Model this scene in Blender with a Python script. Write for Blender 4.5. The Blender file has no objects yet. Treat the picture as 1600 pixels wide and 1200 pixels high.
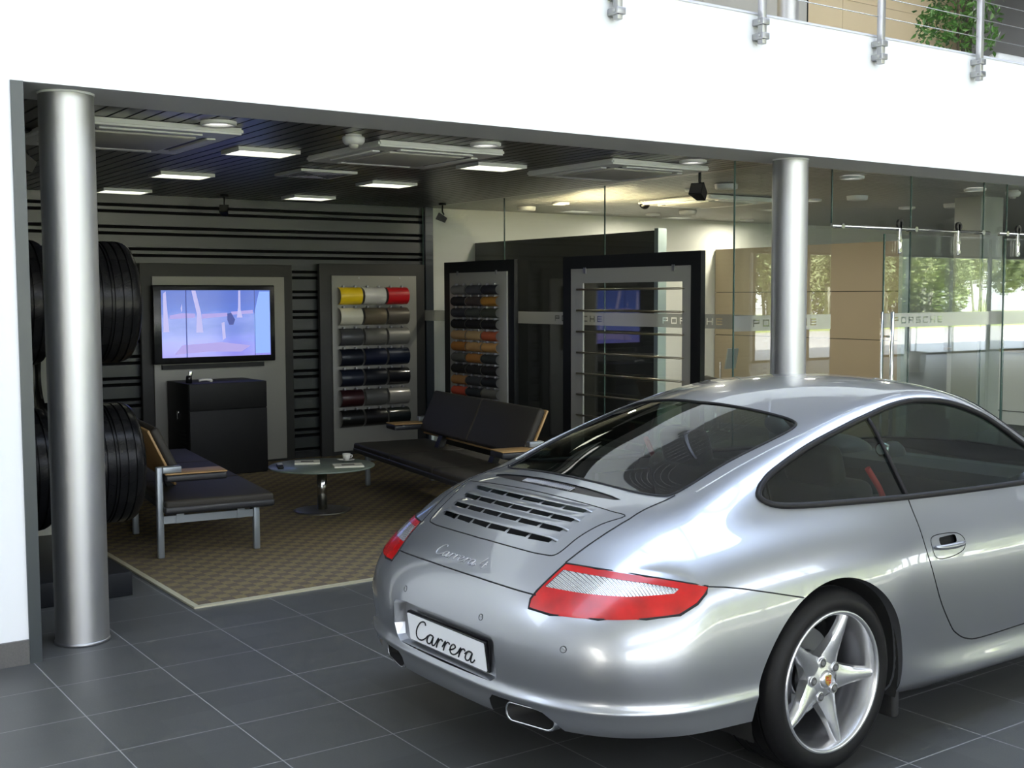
import bpy, bmesh, math, random
from math import radians, sin, cos, pi
from mathutils import Vector, Matrix
from mathutils.bvhtree import BVHTree
random.seed(7)
sc = bpy.context.scene
# ------------------------------------------------------------------ camera
cam = bpy.data.objects.new('camera', bpy.data.cameras.new('camera')); sc.collection.objects.link(cam); sc.camera = cam
cam.data.sensor_width = 36; cam.data.lens = 41.79; cam.data.clip_end = 400
def aim(yaw, pitch, roll):
    f = Vector((sin(yaw) * cos(pitch), cos(yaw) * cos(pitch), sin(pitch))); r = Vector((cos(yaw), -sin(yaw), 0)); u = r.cross(f)
    r2 = r * cos(roll) + u * sin(roll); u2 = u * cos(roll) - r * sin(roll)
    m = Matrix((r2, u2, -f)).transposed().to_4x4(); m.translation = (0, 0, 1.7); return m
cam.matrix_world = aim(radians(34.986), radians(-4.228), radians(-.23))
# ------------------------------------------------------------------ sky, sun, exposure
wd = bpy.data.worlds.new('sky'); sc.world = wd; wd.use_nodes = True
_nt = wd.node_tree; _bg = _nt.nodes['Background']
_tc = _nt.nodes.new('ShaderNodeTexCoord'); _sx = _nt.nodes.new('ShaderNodeSeparateXYZ'); _cr = _nt.nodes.new('ShaderNodeValToRGB')
_cr.color_ramp.elements[0].position = 0; _cr.color_ramp.elements[0].color = (.92, .95, 1, 1)
_cr.color_ramp.elements[1].position = .8; _cr.color_ramp.elements[1].color = (.60, .74, 1, 1)
_nt.links.new(_tc.outputs['Generated'], _sx.inputs[0]); _nt.links.new(_sx.outputs['Z'], _cr.inputs[0]); _nt.links.new(_cr.outputs[0], _bg.inputs[0])
_bg.inputs[1].default_value = 8.5
sun = bpy.data.objects.new('sun', bpy.data.lights.new('sun', 'SUN')); sc.collection.objects.link(sun)
sun.data.energy = 150; sun.data.angle = radians(.6); sun.data.color = (1, .96, .88)
sun.rotation_euler = Vector((-.35, -.55, -.77)).to_track_quat('-Z', 'Y').to_euler()
def area(name, loc, size, power, col=(1, 1, 1), direction=(0, 0, -1), portal=False):
    l = bpy.data.lights.new(name, 'AREA'); l.shape = 'RECTANGLE'; l.size, l.size_y = size; l.energy = power; l.color = col
    o = bpy.data.objects.new(name, l); sc.collection.objects.link(o); o.location = loc
    o.rotation_euler = Vector(direction).to_track_quat('-Z', 'Y').to_euler()
    if portal: l.cycles.is_portal = True
    return o
area('skylight_portal', (6, 3.1, 7.16), (20, 2.0), 1, portal=True)
area('clerestory_portal', (5.5, -8.3, 5.8), (23, 2.8), 1, direction=(0, 1, 0), portal=True)
area('facade_portal', (19, -8.3, 1.4), (50, 2.7), 1, direction=(0, 1, 0), portal=True)
sc.view_settings.view_transform = 'Standard'; sc.view_settings.look = 'None'; sc.view_settings.gamma = 1; sc.view_settings.use_curve_mapping = False
sc.view_settings.exposure = -0.18
sc.cycles.use_denoising = True; sc.cycles.max_bounces = 9; sc.cycles.transparent_max_bounces = 24; sc.cycles.diffuse_bounces = 4; sc.cycles.glossy_bounces = 5
sc.cycles.sample_clamp_indirect = 6; sc.cycles.caustics_reflective = False; sc.cycles.caustics_refractive = False
# ------------------------------------------------------------------ helpers
C = bpy.context.scene.collection
MATS = {}
def node(nt, t, **kw):
    n = nt.nodes.new(t)
    for k, v in kw.items(): setattr(n, k, v)
    return n
def mat(name, col=(.5, .5, .5), rough=.5, metal=0., coat=0., coat_rough=.05, spec=.5, emit=None, es=0., bump=None, noise=None, aniso=0.):
    if name in MATS: return MATS[name]
    m = bpy.data.materials.new(name); m.use_nodes = True
    b = m.node_tree.nodes['Principled BSDF']; nt = m.node_tree
    b.inputs['Base Color'].default_value = (*col, 1); b.inputs['Roughness'].default_value = rough
    b.inputs['Metallic'].default_value = metal; b.inputs['Coat Weight'].default_value = coat
    b.inputs['Coat Roughness'].default_value = coat_rough; b.inputs['Specular IOR Level'].default_value = spec
    if emit:
        b.inputs['Emission Color'].default_value = (*emit, 1); b.inputs['Emission Strength'].default_value = es
    if noise:   # (scale, amount): gentle mottling of the colour
        tc = node(nt, 'ShaderNodeTexCoord'); nz = node(nt, 'ShaderNodeTexNoise'); nz.inputs['Scale'].default_value = noise[0]
        nz.inputs['Detail'].default_value = 4
        mx = node(nt, 'ShaderNodeMix', data_type='RGBA', blend_type='MULTIPLY'); mx.inputs[0].default_value = 1
        mr = node(nt, 'ShaderNodeMapRange'); mr.inputs[3].default_value = 1 - noise[1]; mr.inputs[4].default_value = 1 + noise[1]
        nt.links.new(tc.outputs['Object'], nz.inputs['Vector']); nt.links.new(nz.outputs[0], mr.inputs[0])
        mx.inputs[6].default_value = (*col, 1); nt.links.new(mr.outputs[0], mx.inputs[7]); nt.links.new(mx.outputs[2], b.inputs['Base Color'])
    if bump:    # (scale, strength)
        tc = node(nt, 'ShaderNodeTexCoord'); nz = node(nt, 'ShaderNodeTexNoise'); nz.inputs['Scale'].default_value = bump[0]
        bp_ = node(nt, 'ShaderNodeBump'); bp_.inputs['Strength'].default_value = bump[1]; bp_.inputs['Distance'].default_value = .002
        nt.links.new(tc.outputs['Object'], nz.inputs['Vector']); nt.links.new(nz.outputs[0], bp_.inputs['Height']); nt.links.new(bp_.outputs[0], b.inputs['Normal'])
    MATS[name] = m; return m
def glass_mat(name, tint=(1, 1, 1), ior=1.5, rough=0., frost=0., frost_col=(.8, .8, .78), refl=1.0):
    """thin architectural glass: clear transmission with a Fresnel mirror on top"""
    if name in MATS: return MATS[name]
    m = bpy.data.materials.new(name); m.use_nodes = True; nt = m.node_tree; nt.nodes.clear()
    o = node(nt, 'ShaderNodeOutputMaterial'); t = node(nt, 'ShaderNodeBsdfTransparent'); g = node(nt, 'ShaderNodeBsdfGlossy')
    t.inputs[0].default_value = (*tint, 1); g.inputs['Roughness'].default_value = rough; g.inputs['Color'].default_value = (refl, refl, refl, 1)
    fr = node(nt, 'ShaderNodeFresnel'); ge = node(nt, 'ShaderNodeNewGeometry'); io = node(nt, 'ShaderNodeMapRange')   # same reflectance from both sides of a sheet
    io.inputs[3].default_value = ior; io.inputs[4].default_value = 1 / ior; nt.links.new(ge.outputs['Backfacing'], io.inputs[0]); nt.links.new(io.outputs[0], fr.inputs[0])
    mx = node(nt, 'ShaderNodeMixShader'); nt.links.new(fr.outputs[0], mx.inputs[0])
    src = t.outputs[0]
    if frost:
        d = node(nt, 'ShaderNodeBsdfDiffuse'); d.inputs[0].default_value = (*frost_col, 1)
        tl = node(nt, 'ShaderNodeBsdfTranslucent'); tl.inputs[0].default_value = (*frost_col, 1)
        a = node(nt, 'ShaderNodeMixShader'); a.inputs[0].default_value = .45; nt.links.new(d.outputs[0], a.inputs[1]); nt.links.new(tl.outputs[0], a.inputs[2])
        f2 = node(nt, 'ShaderNodeMixShader'); f2.inputs[0].default_value = frost; nt.links.new(src, f2.inputs[1]); nt.links.new(a.outputs[0], f2.inputs[2]); src = f2.outputs[0]
    nt.links.new(src, mx.inputs[1]); nt.links.new(g.outputs[0], mx.inputs[2]); nt.links.new(mx.outputs[0], o.inputs[0])
    MATS[name] = m; return m

class MB:
    """collects simple shapes and links them as ONE mesh object"""
    def __init__(s): s.v = []; s.f = []; s.sm = []
    def add(s, vs, fs, smooth=False):
        n = len(s.v); s.v += [tuple(p) for p in vs]; s.f += [tuple(i + n for i in f) for f in fs]; s.sm += [smooth] * len(fs); return s
    def box(s, x0, x1, y0, y1, z0, z1, M=None):
        vs = [Vector((x, y, z)) for z in (z0, z1) for y in (y0, y1) for x in (x0, x1)]
        if M is not None: vs = [M @ v for v in vs]
        return s.add(vs, [(0, 2, 3, 1), (4, 5, 7, 6), (0, 1, 5, 4), (2, 6, 7, 3), (0, 4, 6, 2), (1, 3, 7, 5)])
    def rbox(s, x0, x1, y0, y1, z0, z1, r=.01, seg=3, M=None):
        """box with rounded edges"""
        b = bmesh.new(); bmesh.ops.create_cube(b, size=1)
        for v in b.verts: v.co = Vector(((x0 + x1) / 2 + v.co.x * (x1 - x0), (y0 + y1) / 2 + v.co.y * (y1 - y0), (z0 + z1) / 2 + v.co.z * (z1 - z0)))
        r = min(r, .49 * min(x1 - x0, y1 - y0, z1 - z0))
        bmesh.ops.bevel(b, geom=b.edges[:], offset=r, segments=seg, profile=.5, affect='EDGES')
        b.verts.index_update(); vs = [(M @ v.co) if M is not None else v.co.copy() for v in b.verts]
        s.add(vs, [tuple(v.index for v in f.verts) for f in b.faces], True); b.free(); return s
    def cyl(s, c, r, h, n=32, axis='z', r2=None, smooth=True, caps=True):
        c = Vector(c); r2 = r if r2 is None else r2; vs = []
        for k, (t, rr) in enumerate(((0, r), (h, r2))):
            for i in range(n):
                a = 2 * math.pi * i / n; u, w = rr * math.cos(a), rr * math.sin(a)
                vs.append(c + (Vector((u, w, t)) if axis == 'z' else Vector((t, u, w)) if axis == 'x' else Vector((w, t, u))))
        fs = [(i, (i + 1) % n, n + (i + 1) % n, n + i) for i in range(n)]
        s.add(vs, fs, smooth)
        if caps: s.add(vs[:n], [tuple(range(n - 1, -1, -1))]); s.add(vs[n:], [tuple(range(n))])
        return s
    def lathe(s, prof, n=48, axis='z', c=(0, 0, 0), closed=False, smooth=True):
        c = Vector(c); vs = []; m = len(prof)
        for i in range(n):
            a = 2 * math.pi * i / n
            for r, h in prof:
                u, w = r * math.cos(a), r * math.sin(a)
                vs.append(c + (Vector((u, w, h)) if axis == 'z' else Vector((h, u, w)) if axis == 'x' else Vector((w, h, u))))
        fs = []
        for i in range(n):
            j = (i + 1) % n
            for k in range(m if closed else m - 1):
                q = (k + 1) % m; fs.append((i * m + k, j * m + k, j * m + q, i * m + q))
        return s.add(vs, fs, smooth)
    def tube(s, pts, r, n=8, closed=False, caps=True):
        pts = [Vector(p) for p in pts]; N = len(pts)
        if N < 2: return s
        def tan(i):
            if closed: return (pts[(i + 1) % N] - pts[i - 1]).normalized()
            return (pts[min(i + 1, N - 1)] - pts[max(i - 1, 0)]).normalized()
        t0 = tan(0); up = Vector((0, 0, 1)) if abs(t0.z) < .9 else Vector((1, 0, 0)); nrm = (up - t0 * up.dot(t0)).normalized(); vs = []
        for i in range(N):
            t = tan(i); nrm = (nrm - t * nrm.dot(t))
            nrm = nrm.normalized() if nrm.length > 1e-9 else Vector((0, 0, 1)); b = t.cross(nrm)
            rr = r[i] if isinstance(r, (list, tuple)) else r
            for k in range(n):
                a = 2 * math.pi * k / n; vs.append(pts[i] + (nrm * math.cos(a) + b * math.sin(a)) * rr)
        fs = []
        for i in range(N if closed else N - 1):
            j = (i + 1) % N
            for k in range(n): fs.append((i * n + k, i * n + (k + 1) % n, j * n + (k + 1) % n, j * n + k))
        s.add(vs, fs, True)
        if caps and not closed: s.add(vs[:n], [tuple(range(n - 1, -1, -1))]); s.add(vs[-n:], [tuple(range(n))])
        return s
    def prism(s, poly, h0, h1, plane='xy', smooth=False):
        """2D outline extruded; plane 'xy' -> z, 'xz' -> y, 'yz' -> x"""
        def P(a, b, h): return Vector((a, b, h)) if plane == 'xy' else Vector((a, h, b)) if plane == 'xz' else Vector((h, a, b))
        n = len(poly); A = [P(a, b, h0) for a, b in poly]; B = [P(a, b, h1) for a, b in poly]
        s.add(A, [tuple(range(n - 1, -1, -1))]); s.add(B, [tuple(range(n))])
        return s.add(A + B, [(i, (i + 1) % n, n + (i + 1) % n, n + i) for i in range(n)], smooth)
    def build(s, name, m, parent=None, loc=None, recalc=True):
        me = bpy.data.meshes.new(name); me.from_pydata(s.v, [], s.f)
        me.polygons.foreach_set('use_smooth', s.sm)
        if recalc:
            b = bmesh.new(); b.from_mesh(me); bmesh.ops.remove_doubles(b, verts=b.verts[:], dist=1e-6); bmesh.ops.recalc_face_normals(b, faces=b.faces[:]); b.to_mesh(me); b.free()
        me.materials.append(m); o = bpy.data.objects.new(name, me); C.objects.link(o)
        if parent is not None: o.parent = parent
        if loc is not None: o.location = loc
        return o
def sharpen(o, ang=35):
    """flat shading across hard edges of a smooth-shaded part"""
    me = o.data; b = bmesh.new(); b.from_mesh(me); lim = math.radians(ang)
    for e in b.edges:
        if len(e.link_faces) == 2 and e.calc_face_angle(0) > lim: e.smooth = False
    b.to_mesh(me); b.free(); return o
def tag(o, label, cat, group=None, kind=None):
    o['label'] = label; o['category'] = cat
    if group: o['group'] = group
    if kind: o['kind'] = kind
    return o
def thing(name, label, cat, loc=(0, 0, 0), rz=0., group=None):
    o = bpy.data.objects.new(name, None); C.objects.link(o); o.location = loc; o.rotation_euler = (0, 0, rz); o.empty_display_size = .1
    return tag(o, label, cat, group)
def struct(o): o['kind'] = 'structure'; return o
def dup(root, loc, rz=None, label=None, group=None):
    r = root.copy(); C.objects.link(r); r.location = loc
    if rz is not None: r.rotation_euler = (0, 0, rz)
    if label: r['label'] = label
    if group: r['group'] = group
    for ch in list(root.children):
        c = ch.copy(); C.objects.link(c); c.parent = r
        for g in ch.children:
            d = g.copy(); C.objects.link(d); d.parent = c
    return r
def spline(pts, n=6, closed=False):
    """Catmull-Rom through 2D/3D points"""
    P = [Vector(p) for p in pts]; N = len(P); out = []
    for i in range(N if closed else N - 1):
        p0 = P[i - 1] if (closed or i > 0) else P[i] * 2 - P[i + 1]
        p1 = P[i]; p2 = P[(i + 1) % N]; p3 = P[(i + 2) % N] if (closed or i + 2 < N) else P[i + 1] * 2 - P[i]
        for k in range(n):
            t = k / n; out.append(.5 * ((2 * p1) + (p2 - p0) * t + (2 * p0 - 5 * p1 + 4 * p2 - p3) * t * t + (3 * p1 - p0 - 3 * p2 + p3) * t ** 3))
    if not closed: out.append(P[-1])
    return out
# script lettering as centre-line strokes, unit x-height .5, used for the number plate and the badge
def word_strokes(word):
    G = {'C': (.78, [[(.70, .86), (.66, .98), (.52, 1.0), (.34, .9), (.18, .68), (.08, .42), (.10, .16), (.26, .03), (.46, .05), (.64, .16), (.80, .30)]]),
         'a': (.60, [[(.0, .30), (.10, .40), (.26, .50), (.40, .48), (.36, .50), (.20, .46), (.08, .30), (.04, .12), (.12, .02), (.24, .06), (.36, .24), (.46, .48), (.42, .30), (.38, .12), (.42, .02), (.52, .06), (.62, .20)]]),
         'r': (.46, [[(.0, .16), (.10, .34), (.18, .48), (.20, .46), (.14, .24), (.08, .01), (.14, .22), (.24, .40), (.34, .49), (.44, .48), (.47, .42)]]),
         'e': (.52, [[(.0, .16), (.14, .22), (.30, .32), (.38, .42), (.34, .50), (.22, .50), (.10, .38), (.05, .20), (.10, .05), (.24, .01), (.40, .08), (.54, .22)]]),
         '4': (.62, [[(.34, .95), (.20, .62), (.06, .34), (.30, .34), (.58, .36)], [(.50, .66), (.42, .34), (.34, .0)]])}
    x = 0; S = []
    for ch in word:
        if ch == ' ': x += .3; continue
        w, st = G[ch]
        for t in st: S.append([(x + px, py) for px, py in t])
        x += w
    return S, x
def in_poly(p, poly):
    x, y = p; c = False; n = len(poly); j = n - 1
    for i in range(n):
        xi, yi = poly[i]; xj, yj = poly[j]
        if (yi > y) != (yj > y) and x < (xj - xi) * (y - yi) / (yj - yi) + xi: c = not c
        j = i
    return c
# ------------------------------------------------------------------ shared materials
PAINT = mat('silver_paint', (.355, .365, .385), .32, .85, 1., .02)
BLACK_RUB = mat('black_rubber', (.007, .007, .008), .5, spec=.2)
BLACK_GLOSS = mat('black_gloss', (.006, .006, .007), .2, spec=.35)
DARK_INT = mat('dark_cabin_plastic', (.014, .0145, .016), .55)
LEATHER = mat('black_car_leather', (.014, .014, .015), .5, spec=.3, bump=(220, .25))
CHROME = mat('chrome', (.75, .75, .76), .12, 1.)
ALLOY = mat('silver_alloy', (.62, .62, .63), .26, .9, .6, .05)
ALLOY_DARK = mat('grey_alloy_barrel', (.30, .30, .31), .4, .9)
RED_LENS = mat('red_lens', (.33, .002, .002), .25, 0., .25, .02, noise=(16, .5))
CLEAR_GLASS = glass_mat('clear_pane', (.93, .96, .94))
CAR_GLASS = glass_mat('tinted_car_glass', (.40, .48, .45), 1.52)
def lamp_mat():
    m = mat('ribbed_clear_lens', (.72, .72, .72), .18, .75, 1., .03); nt = m.node_tree; b = nt.nodes['Principled BSDF']
    tc = node(nt, 'ShaderNodeTexCoord'); w = node(nt, 'ShaderNodeTexWave', wave_type='BANDS', bands_direction='X'); w.inputs['Scale'].default_value = 34; w.inputs['Distortion'].default_value = .5
    bu = node(nt, 'ShaderNodeBump'); bu.inputs['Strength'].default_value = .9; bu.inputs['Distance'].default_value = .006
    nt.links.new(tc.outputs['Object'], w.inputs['Vector']); nt.links.new(w.outputs[0], bu.inputs['Height']); nt.links.new(bu.outputs[0], b.inputs['Normal']); return m
LAMP = lamp_mat()
def tread_mat(name='tyre_rubber', blocks=56, gloss=.5, axis='y'):
    """black rubber whose outer blocks carry cross sipes, as a bump around the axle"""
    m = mat(name, (.0065, .0065, .007), gloss, spec=.15); nt = m.node_tree; b = nt.nodes['Principled BSDF']
    tc = node(nt, 'ShaderNodeTexCoord'); sp = node(nt, 'ShaderNodeSeparateXYZ'); nt.links.new(tc.outputs['Object'], sp.inputs[0])
    at = node(nt, 'ShaderNodeMath', operation='ARCTAN2'); nt.links.new(sp.outputs['Z'], at.inputs[0]); nt.links.new(sp.outputs['X'], at.inputs[1])
    ab = node(nt, 'ShaderNodeMath', operation='ABSOLUTE'); nt.links.new(sp.outputs['Y'], ab.inputs[0])
    sk = node(nt, 'ShaderNodeMath', operation='MULTIPLY_ADD'); nt.links.new(ab.outputs[0], sk.inputs[0]); sk.inputs[1].default_value = 1.4; nt.links.new(at.outputs[0], sk.inputs[2])
    mu = node(nt, 'ShaderNodeMath', operation='MULTIPLY'); nt.links.new(sk.outputs[0], mu.inputs[0]); mu.inputs[1].default_value = blocks
    si = node(nt, 'ShaderNodeMath', operation='SINE'); nt.links.new(mu.outputs[0], si.inputs[0])
    gt = node(nt, 'ShaderNodeMath', operation='GREATER_THAN'); nt.links.new(si.outputs[0], gt.inputs[0]); gt.inputs[1].default_value = -.8
    # only outside the bead: radius test
    ln = node(nt, 'ShaderNodeVectorMath', operation='LENGTH'); cb = node(nt, 'ShaderNodeCombineXYZ'); nt.links.new(sp.outputs['X'], cb.inputs[0]); nt.links.new(sp.outputs['Z'], cb.inputs[1]); nt.links.new(cb.outputs[0], ln.inputs[0])
    g2 = node(nt, 'ShaderNodeMath', operation='LESS_THAN'); nt.links.new(ln.outputs['Value'], g2.inputs[0]); g2.inputs[1].default_value = .315
    mx = node(nt, 'ShaderNodeMath', operation='MAXIMUM'); nt.links.new(gt.outputs[0], mx.inputs[0]); nt.links.new(g2.outputs[0], mx.inputs[1])
    bu = node(nt, 'ShaderNodeBump'); bu.inputs['Strength'].default_value = 1; bu.inputs['Distance'].default_value = .005
    nt.links.new(mx.outputs[0], bu.inputs['Height']); nt.links.new(bu.outputs[0], b.inputs['Normal']); return m
TREAD = tread_mat()

# ------------------------------------------------------------------ the building
WHITE = mat('white_wall_paint', (.84, .84, .83), .6)
OFFWHITE = mat('office_wall_paint', (.74, .74, .68), .6)
DARKGREY = mat('dark_grey_metal', (.035, .042, .044), .38, .2)
FRAME = mat('charcoal_frame', (.022, .022, .020), .5, spec=.3)
FRAME_B = mat('black_frame', (.009, .010, .010), .5, spec=.25)
PANEL = mat('grey_display_panel', (.215, .21, .185), .45, .2)
STEEL = mat('brushed_steel', (.50, .50, .495), .46, 1., noise=(3, .05))
STEEL_D = mat('dull_steel', (.36, .36, .37), .35, .9)
BLACK = mat('black_metal', (.006, .006, .006), .45, spec=.25)
def tile_mat():
    m = mat('grey_floor_tile', (.05, .052, .055), .33, spec=.3); nt = m.node_tree; b = nt.nodes['Principled BSDF']
    tc = node(nt, 'ShaderNodeTexCoord'); mp = node(nt, 'ShaderNodeMapping'); mp.inputs['Location'].default_value = (-1.288 + .002, -5.324, 0)
    nt.links.new(tc.outputs['Object'], mp.inputs[0]); sp = node(nt, 'ShaderNodeSeparateXYZ'); nt.links.new(mp.outputs[0], sp.inputs[0])
    def line(ax, pitch, w):
        d = node(nt, 'ShaderNodeMath', operation='DIVIDE'); d.inputs[1].default_value = pitch; nt.links.new(sp.outputs[ax], d.inputs[0])
        a = node(nt, 'ShaderNodeMath', operation='ADD'); a.inputs[1].default_value = .5; nt.links.new(d.outputs[0], a.inputs[0])
        f = node(nt, 'ShaderNodeMath', operation='FRACT'); nt.links.new(a.outputs[0], f.inputs[0])
        s = node(nt, 'ShaderNodeMath', operation='SUBTRACT'); s.inputs[1].default_value = .5; nt.links.new(f.outputs[0], s.inputs[0])
        q = node(nt, 'ShaderNodeMath', operation='ABSOLUTE'); nt.links.new(s.outputs[0], q.inputs[0])
        l = node(nt, 'ShaderNodeMath', operation='LESS_THAN'); l.inputs[1].default_value = w / pitch / 2; nt.links.new(q.outputs[0], l.inputs[0])
        fl = node(nt, 'ShaderNodeMath', operation='FLOOR'); nt.links.new(a.outputs[0], fl.inputs[0]); return l, fl
    lx, fx = line('X', .461, .0045); ly, fy = line('Y', .450, .0045)
    mxx = node(nt, 'ShaderNodeMath', operation='MAXIMUM'); nt.links.new(lx.outputs[0], mxx.inputs[0]); nt.links.new(ly.outputs[0], mxx.inputs[1])
    cb = node(nt, 'ShaderNodeCombineXYZ'); nt.links.new(fx.outputs[0], cb.inputs[0]); nt.links.new(fy.outputs[0], cb.inputs[1])
    wn = node(nt, 'ShaderNodeTexWhiteNoise'); nt.links.new(cb.outputs[0], wn.inputs[0])
    nz = node(nt, 'ShaderNodeTexNoise'); nz.inputs['Scale'].default_value = 160; nz.inputs['Detail'].default_value = 3; nt.links.new(tc.outputs['Object'], nz.inputs[0])
    mr = node(nt, 'ShaderNodeMapRange'); mr.inputs[3].default_value = .93; mr.inputs[4].default_value = 1.07; nt.links.new(wn.outputs[0], mr.inputs[0])
    m2 = node(nt, 'ShaderNodeMapRange'); m2.inputs[3].default_value = .82; m2.inputs[4].default_value = 1.18; nt.links.new(nz.outputs[0], m2.inputs[0])
    mu = node(nt, 'ShaderNodeMath', operation='MULTIPLY'); nt.links.new(mr.outputs[0], mu.inputs[0]); nt.links.new(m2.outputs[0], mu.inputs[1])
    c1 = node(nt, 'ShaderNodeVectorMath', operation='SCALE'); c1.inputs[0].default_value = (.064, .065, .062); nt.links.new(mu.outputs[0], c1.inputs['Scale'])
    mx = node(nt, 'ShaderNodeMix', data_type='RGBA'); nt.links.new(mxx.outputs[0], mx.inputs[0]); nt.links.new(c1.outputs[0], mx.inputs[6]); mx.inputs[7].default_value = (.25, .25, .245, 1)
    nt.links.new(mx.outputs[2], b.inputs['Base Color'])
    r = node(nt, 'ShaderNodeMapRange'); r.inputs[3].default_value = .42; r.inputs[4].default_value = .7; nt.links.new(mxx.outputs[0], r.inputs[0]); nt.links.new(r.outputs[0], b.inputs['Roughness'])
    return m
def carpet_mat():
    m = mat('woven_carpet', (.1, .08, .05), .95, spec=.1); nt = m.node_tree; b = nt.nodes['Principled BSDF']
    tc = node(nt, 'ShaderNodeTexCoord'); ch = node(nt, 'ShaderNodeTexChecker'); ch.inputs['Scale'].default_value = 14
    ch.inputs[1].default_value = (.190, .150, .080, 1); ch.inputs[2].default_value = (.120, .098, .072, 1); nt.links.new(tc.outputs['Object'], ch.inputs[0])
    nz = node(nt, 'ShaderNodeTexNoise'); nz.inputs['Scale'].default_value = 70; nt.links.new(tc.outputs['Object'], nz.inputs[0])
    mr = node(nt, 'ShaderNodeMapRange'); mr.inputs[3].default_value = .7; mr.inputs[4].default_value = 1.3; nt.links.new(nz.outputs[0], mr.inputs[0])
    mx = node(nt, 'ShaderNodeMix', data_type='RGBA', blend_type='MULTIPLY'); mx.inputs[0].default_value = 1; nt.links.new(ch.outputs[0], mx.inputs[6]); nt.links.new(mr.outputs[0], mx.inputs[7]); nt.links.new(mx.outputs[2], b.inputs['Base Color'])
    bu = node(nt, 'ShaderNodeBump'); bu.inputs['Strength'].default_value = .5; bu.inputs['Distance'].default_value = .004; nt.links.new(nz.outputs[0], bu.inputs['Height']); nt.links.new(bu.outputs[0], b.inputs['Normal']); return m
def S(name, mb, m): return struct(mb.build(name, m))
X0, X1 = -6, 44
S('floor', MB().box(X0, X1, -8.4, 11.7, -.1, 0), tile_mat())
S('wall_left_front', MB().box(X0, 1.27, 5.75, 6.0, 0, 2.68), WHITE)
S('baseboard_left', MB().box(X0, 1.268, 5.735, 5.75, 0, .115), mat('grey_stone_plinth', (.085, .082, .078), .5, noise=(120, .3)))
S('trim_1', MB().box(1.27, 1.325, 5.74, 6.25, 0, 2.68), DARKGREY)
S('wall_upper_fascia', MB().box(X0, 24, 5.75, 6.25, 2.68, 3.585), WHITE)
S('floor_upper', MB().box(X0, 24, 6.25, 13.5, 2.95, 3.5), WHITE)
S('trim_2', MB().box(X0, 24, 5.745, 6.26, 3.585, 3.60), mat('edge_trim', (.55, .55, .6), .4))
S('wall_left', MB().box(X0 - .2, X0, -8.4, 5.9, 0, 7.2), WHITE)
S('wall_lounge_left', MB().box(1.0, 1.27, 6.0, 11.6, 0, 2.95), OFFWHITE)
# slatted metal ceilings: boards running away from the opening
def slat_ceiling(name, x0, x1, y0, y1, z, pitch, m):
    mb = MB(); x = x0
    while x < x1 - .001:
        mb.box(x, min(x + pitch - .014, x1), y0, y1, z, z + .02); x += pitch
    mb.box(x0, x1, y0, y1, z + .06, z + .08); return S(name, mb, m)
slat_ceiling('ceiling', 1.27, 6.82, 6.25, 11.55, 2.685, .1, mat('dark_ceiling_slat', (.050, .047, .042), .30, .35))
slat_ceiling('ceiling_office', 6.83, 19, 6.25, 11.55, 2.69, .1, mat('grey_ceiling_slat', (.30, .295, .27), .34, .35))
# back wall: horizontal slat panelling, then plain wall
mb = MB(); per = .2075; z = 2.60; mb.box(1.27, 6.84, 11.50, 11.56, 2.60, 2.69)
while z > .1:
    mb.box(1.27, 6.84, 11.51, 11.54, z - .062, z - .032); mb.box(1.27, 6.84, 11.50, 11.54, z - per, z - .094); z -= per
S('wall_back_slatted', mb, mat('dark_slat_panel', (.020, .0225, .0225), .34, .2))
S('wall_back_board', MB().box(1.27, 6.84, 11.585, 11.7, 0, 2.95), mat('groove_shade', (.003, .003, .003), .8, spec=.1))  # black backing: shade of the lit slat grooves is put into its colour
S('trim_3', MB().box(6.84, 6.94, 11.44, 11.60, 0, 2.69), mat('blue_grey_trim', (.020, .026, .036), .35, .3))
S('wall_back', MB().box(6.94, 19, 11.55, 11.7, 0, 2.95), OFFWHITE)
S('wall_right', MB().box(19, 19.2, 5.75, 11.7, 0, 2.95), OFFWHITE)
S('wall_right_front', MB().box(14.6, 24, 6.0, 6.25, 0, 2.68), WHITE)
S('baseboard_back', MB().box(1.27, 6.84, 11.47, 11.50, 0, .07), FRAME_B)
# carpet with its pale edge trim
tag(MB().box(2.27, 6.80, 6.265, 11.47, .0, .008).build('carpet', carpet_mat()), 'brown and tan checked carpet of the lounge with pale edge strip', 'carpet')
ct = bpy.data.objects['carpet']; TR = mat('pale_edge_strip', (.62, .58, .40), .35, .3)
MB().prism([(2.238, 6.236), (6.80, 6.236), (6.80, 6.268), (2.272, 6.268)], .0, .011).build('edge_strip', TR, ct); MB().prism([(2.238, 6.236), (2.272, 6.268), (2.272, 11.47), (2.238, 11.47)], .0, .011).build('edge_strip', TR, ct)
# round steel columns
def column(x, y, z0, z1, label, name='steel_column', r=.128):
    t = thing(name, label, 'column', (x, y, z0)); h = z1 - z0
    MB().cyl((0, 0, 0), r, h, 64, caps=False).build('shaft', STEEL, t)
    MB().lathe([(r, .0), (r + .004, .0), (r + .004, .012), (r, .016)], 64).build('base_ring', STEEL_D, t)
    MB().lathe([(r, h - .010), (r + .003, h - .008), (r + .004, h), (r, h)], 64).build('collar', WHITE, t)
column(1.575, 5.985, 0, 2.68, 'brushed steel column beside the white wall and tyre rack')
column(6.665, 5.985, 0, 2.68, 'brushed steel column behind the silver car roof')
column(11.06, 10.0, 3.5, 7.1, 'steel column on the upper floor behind the railing')
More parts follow.
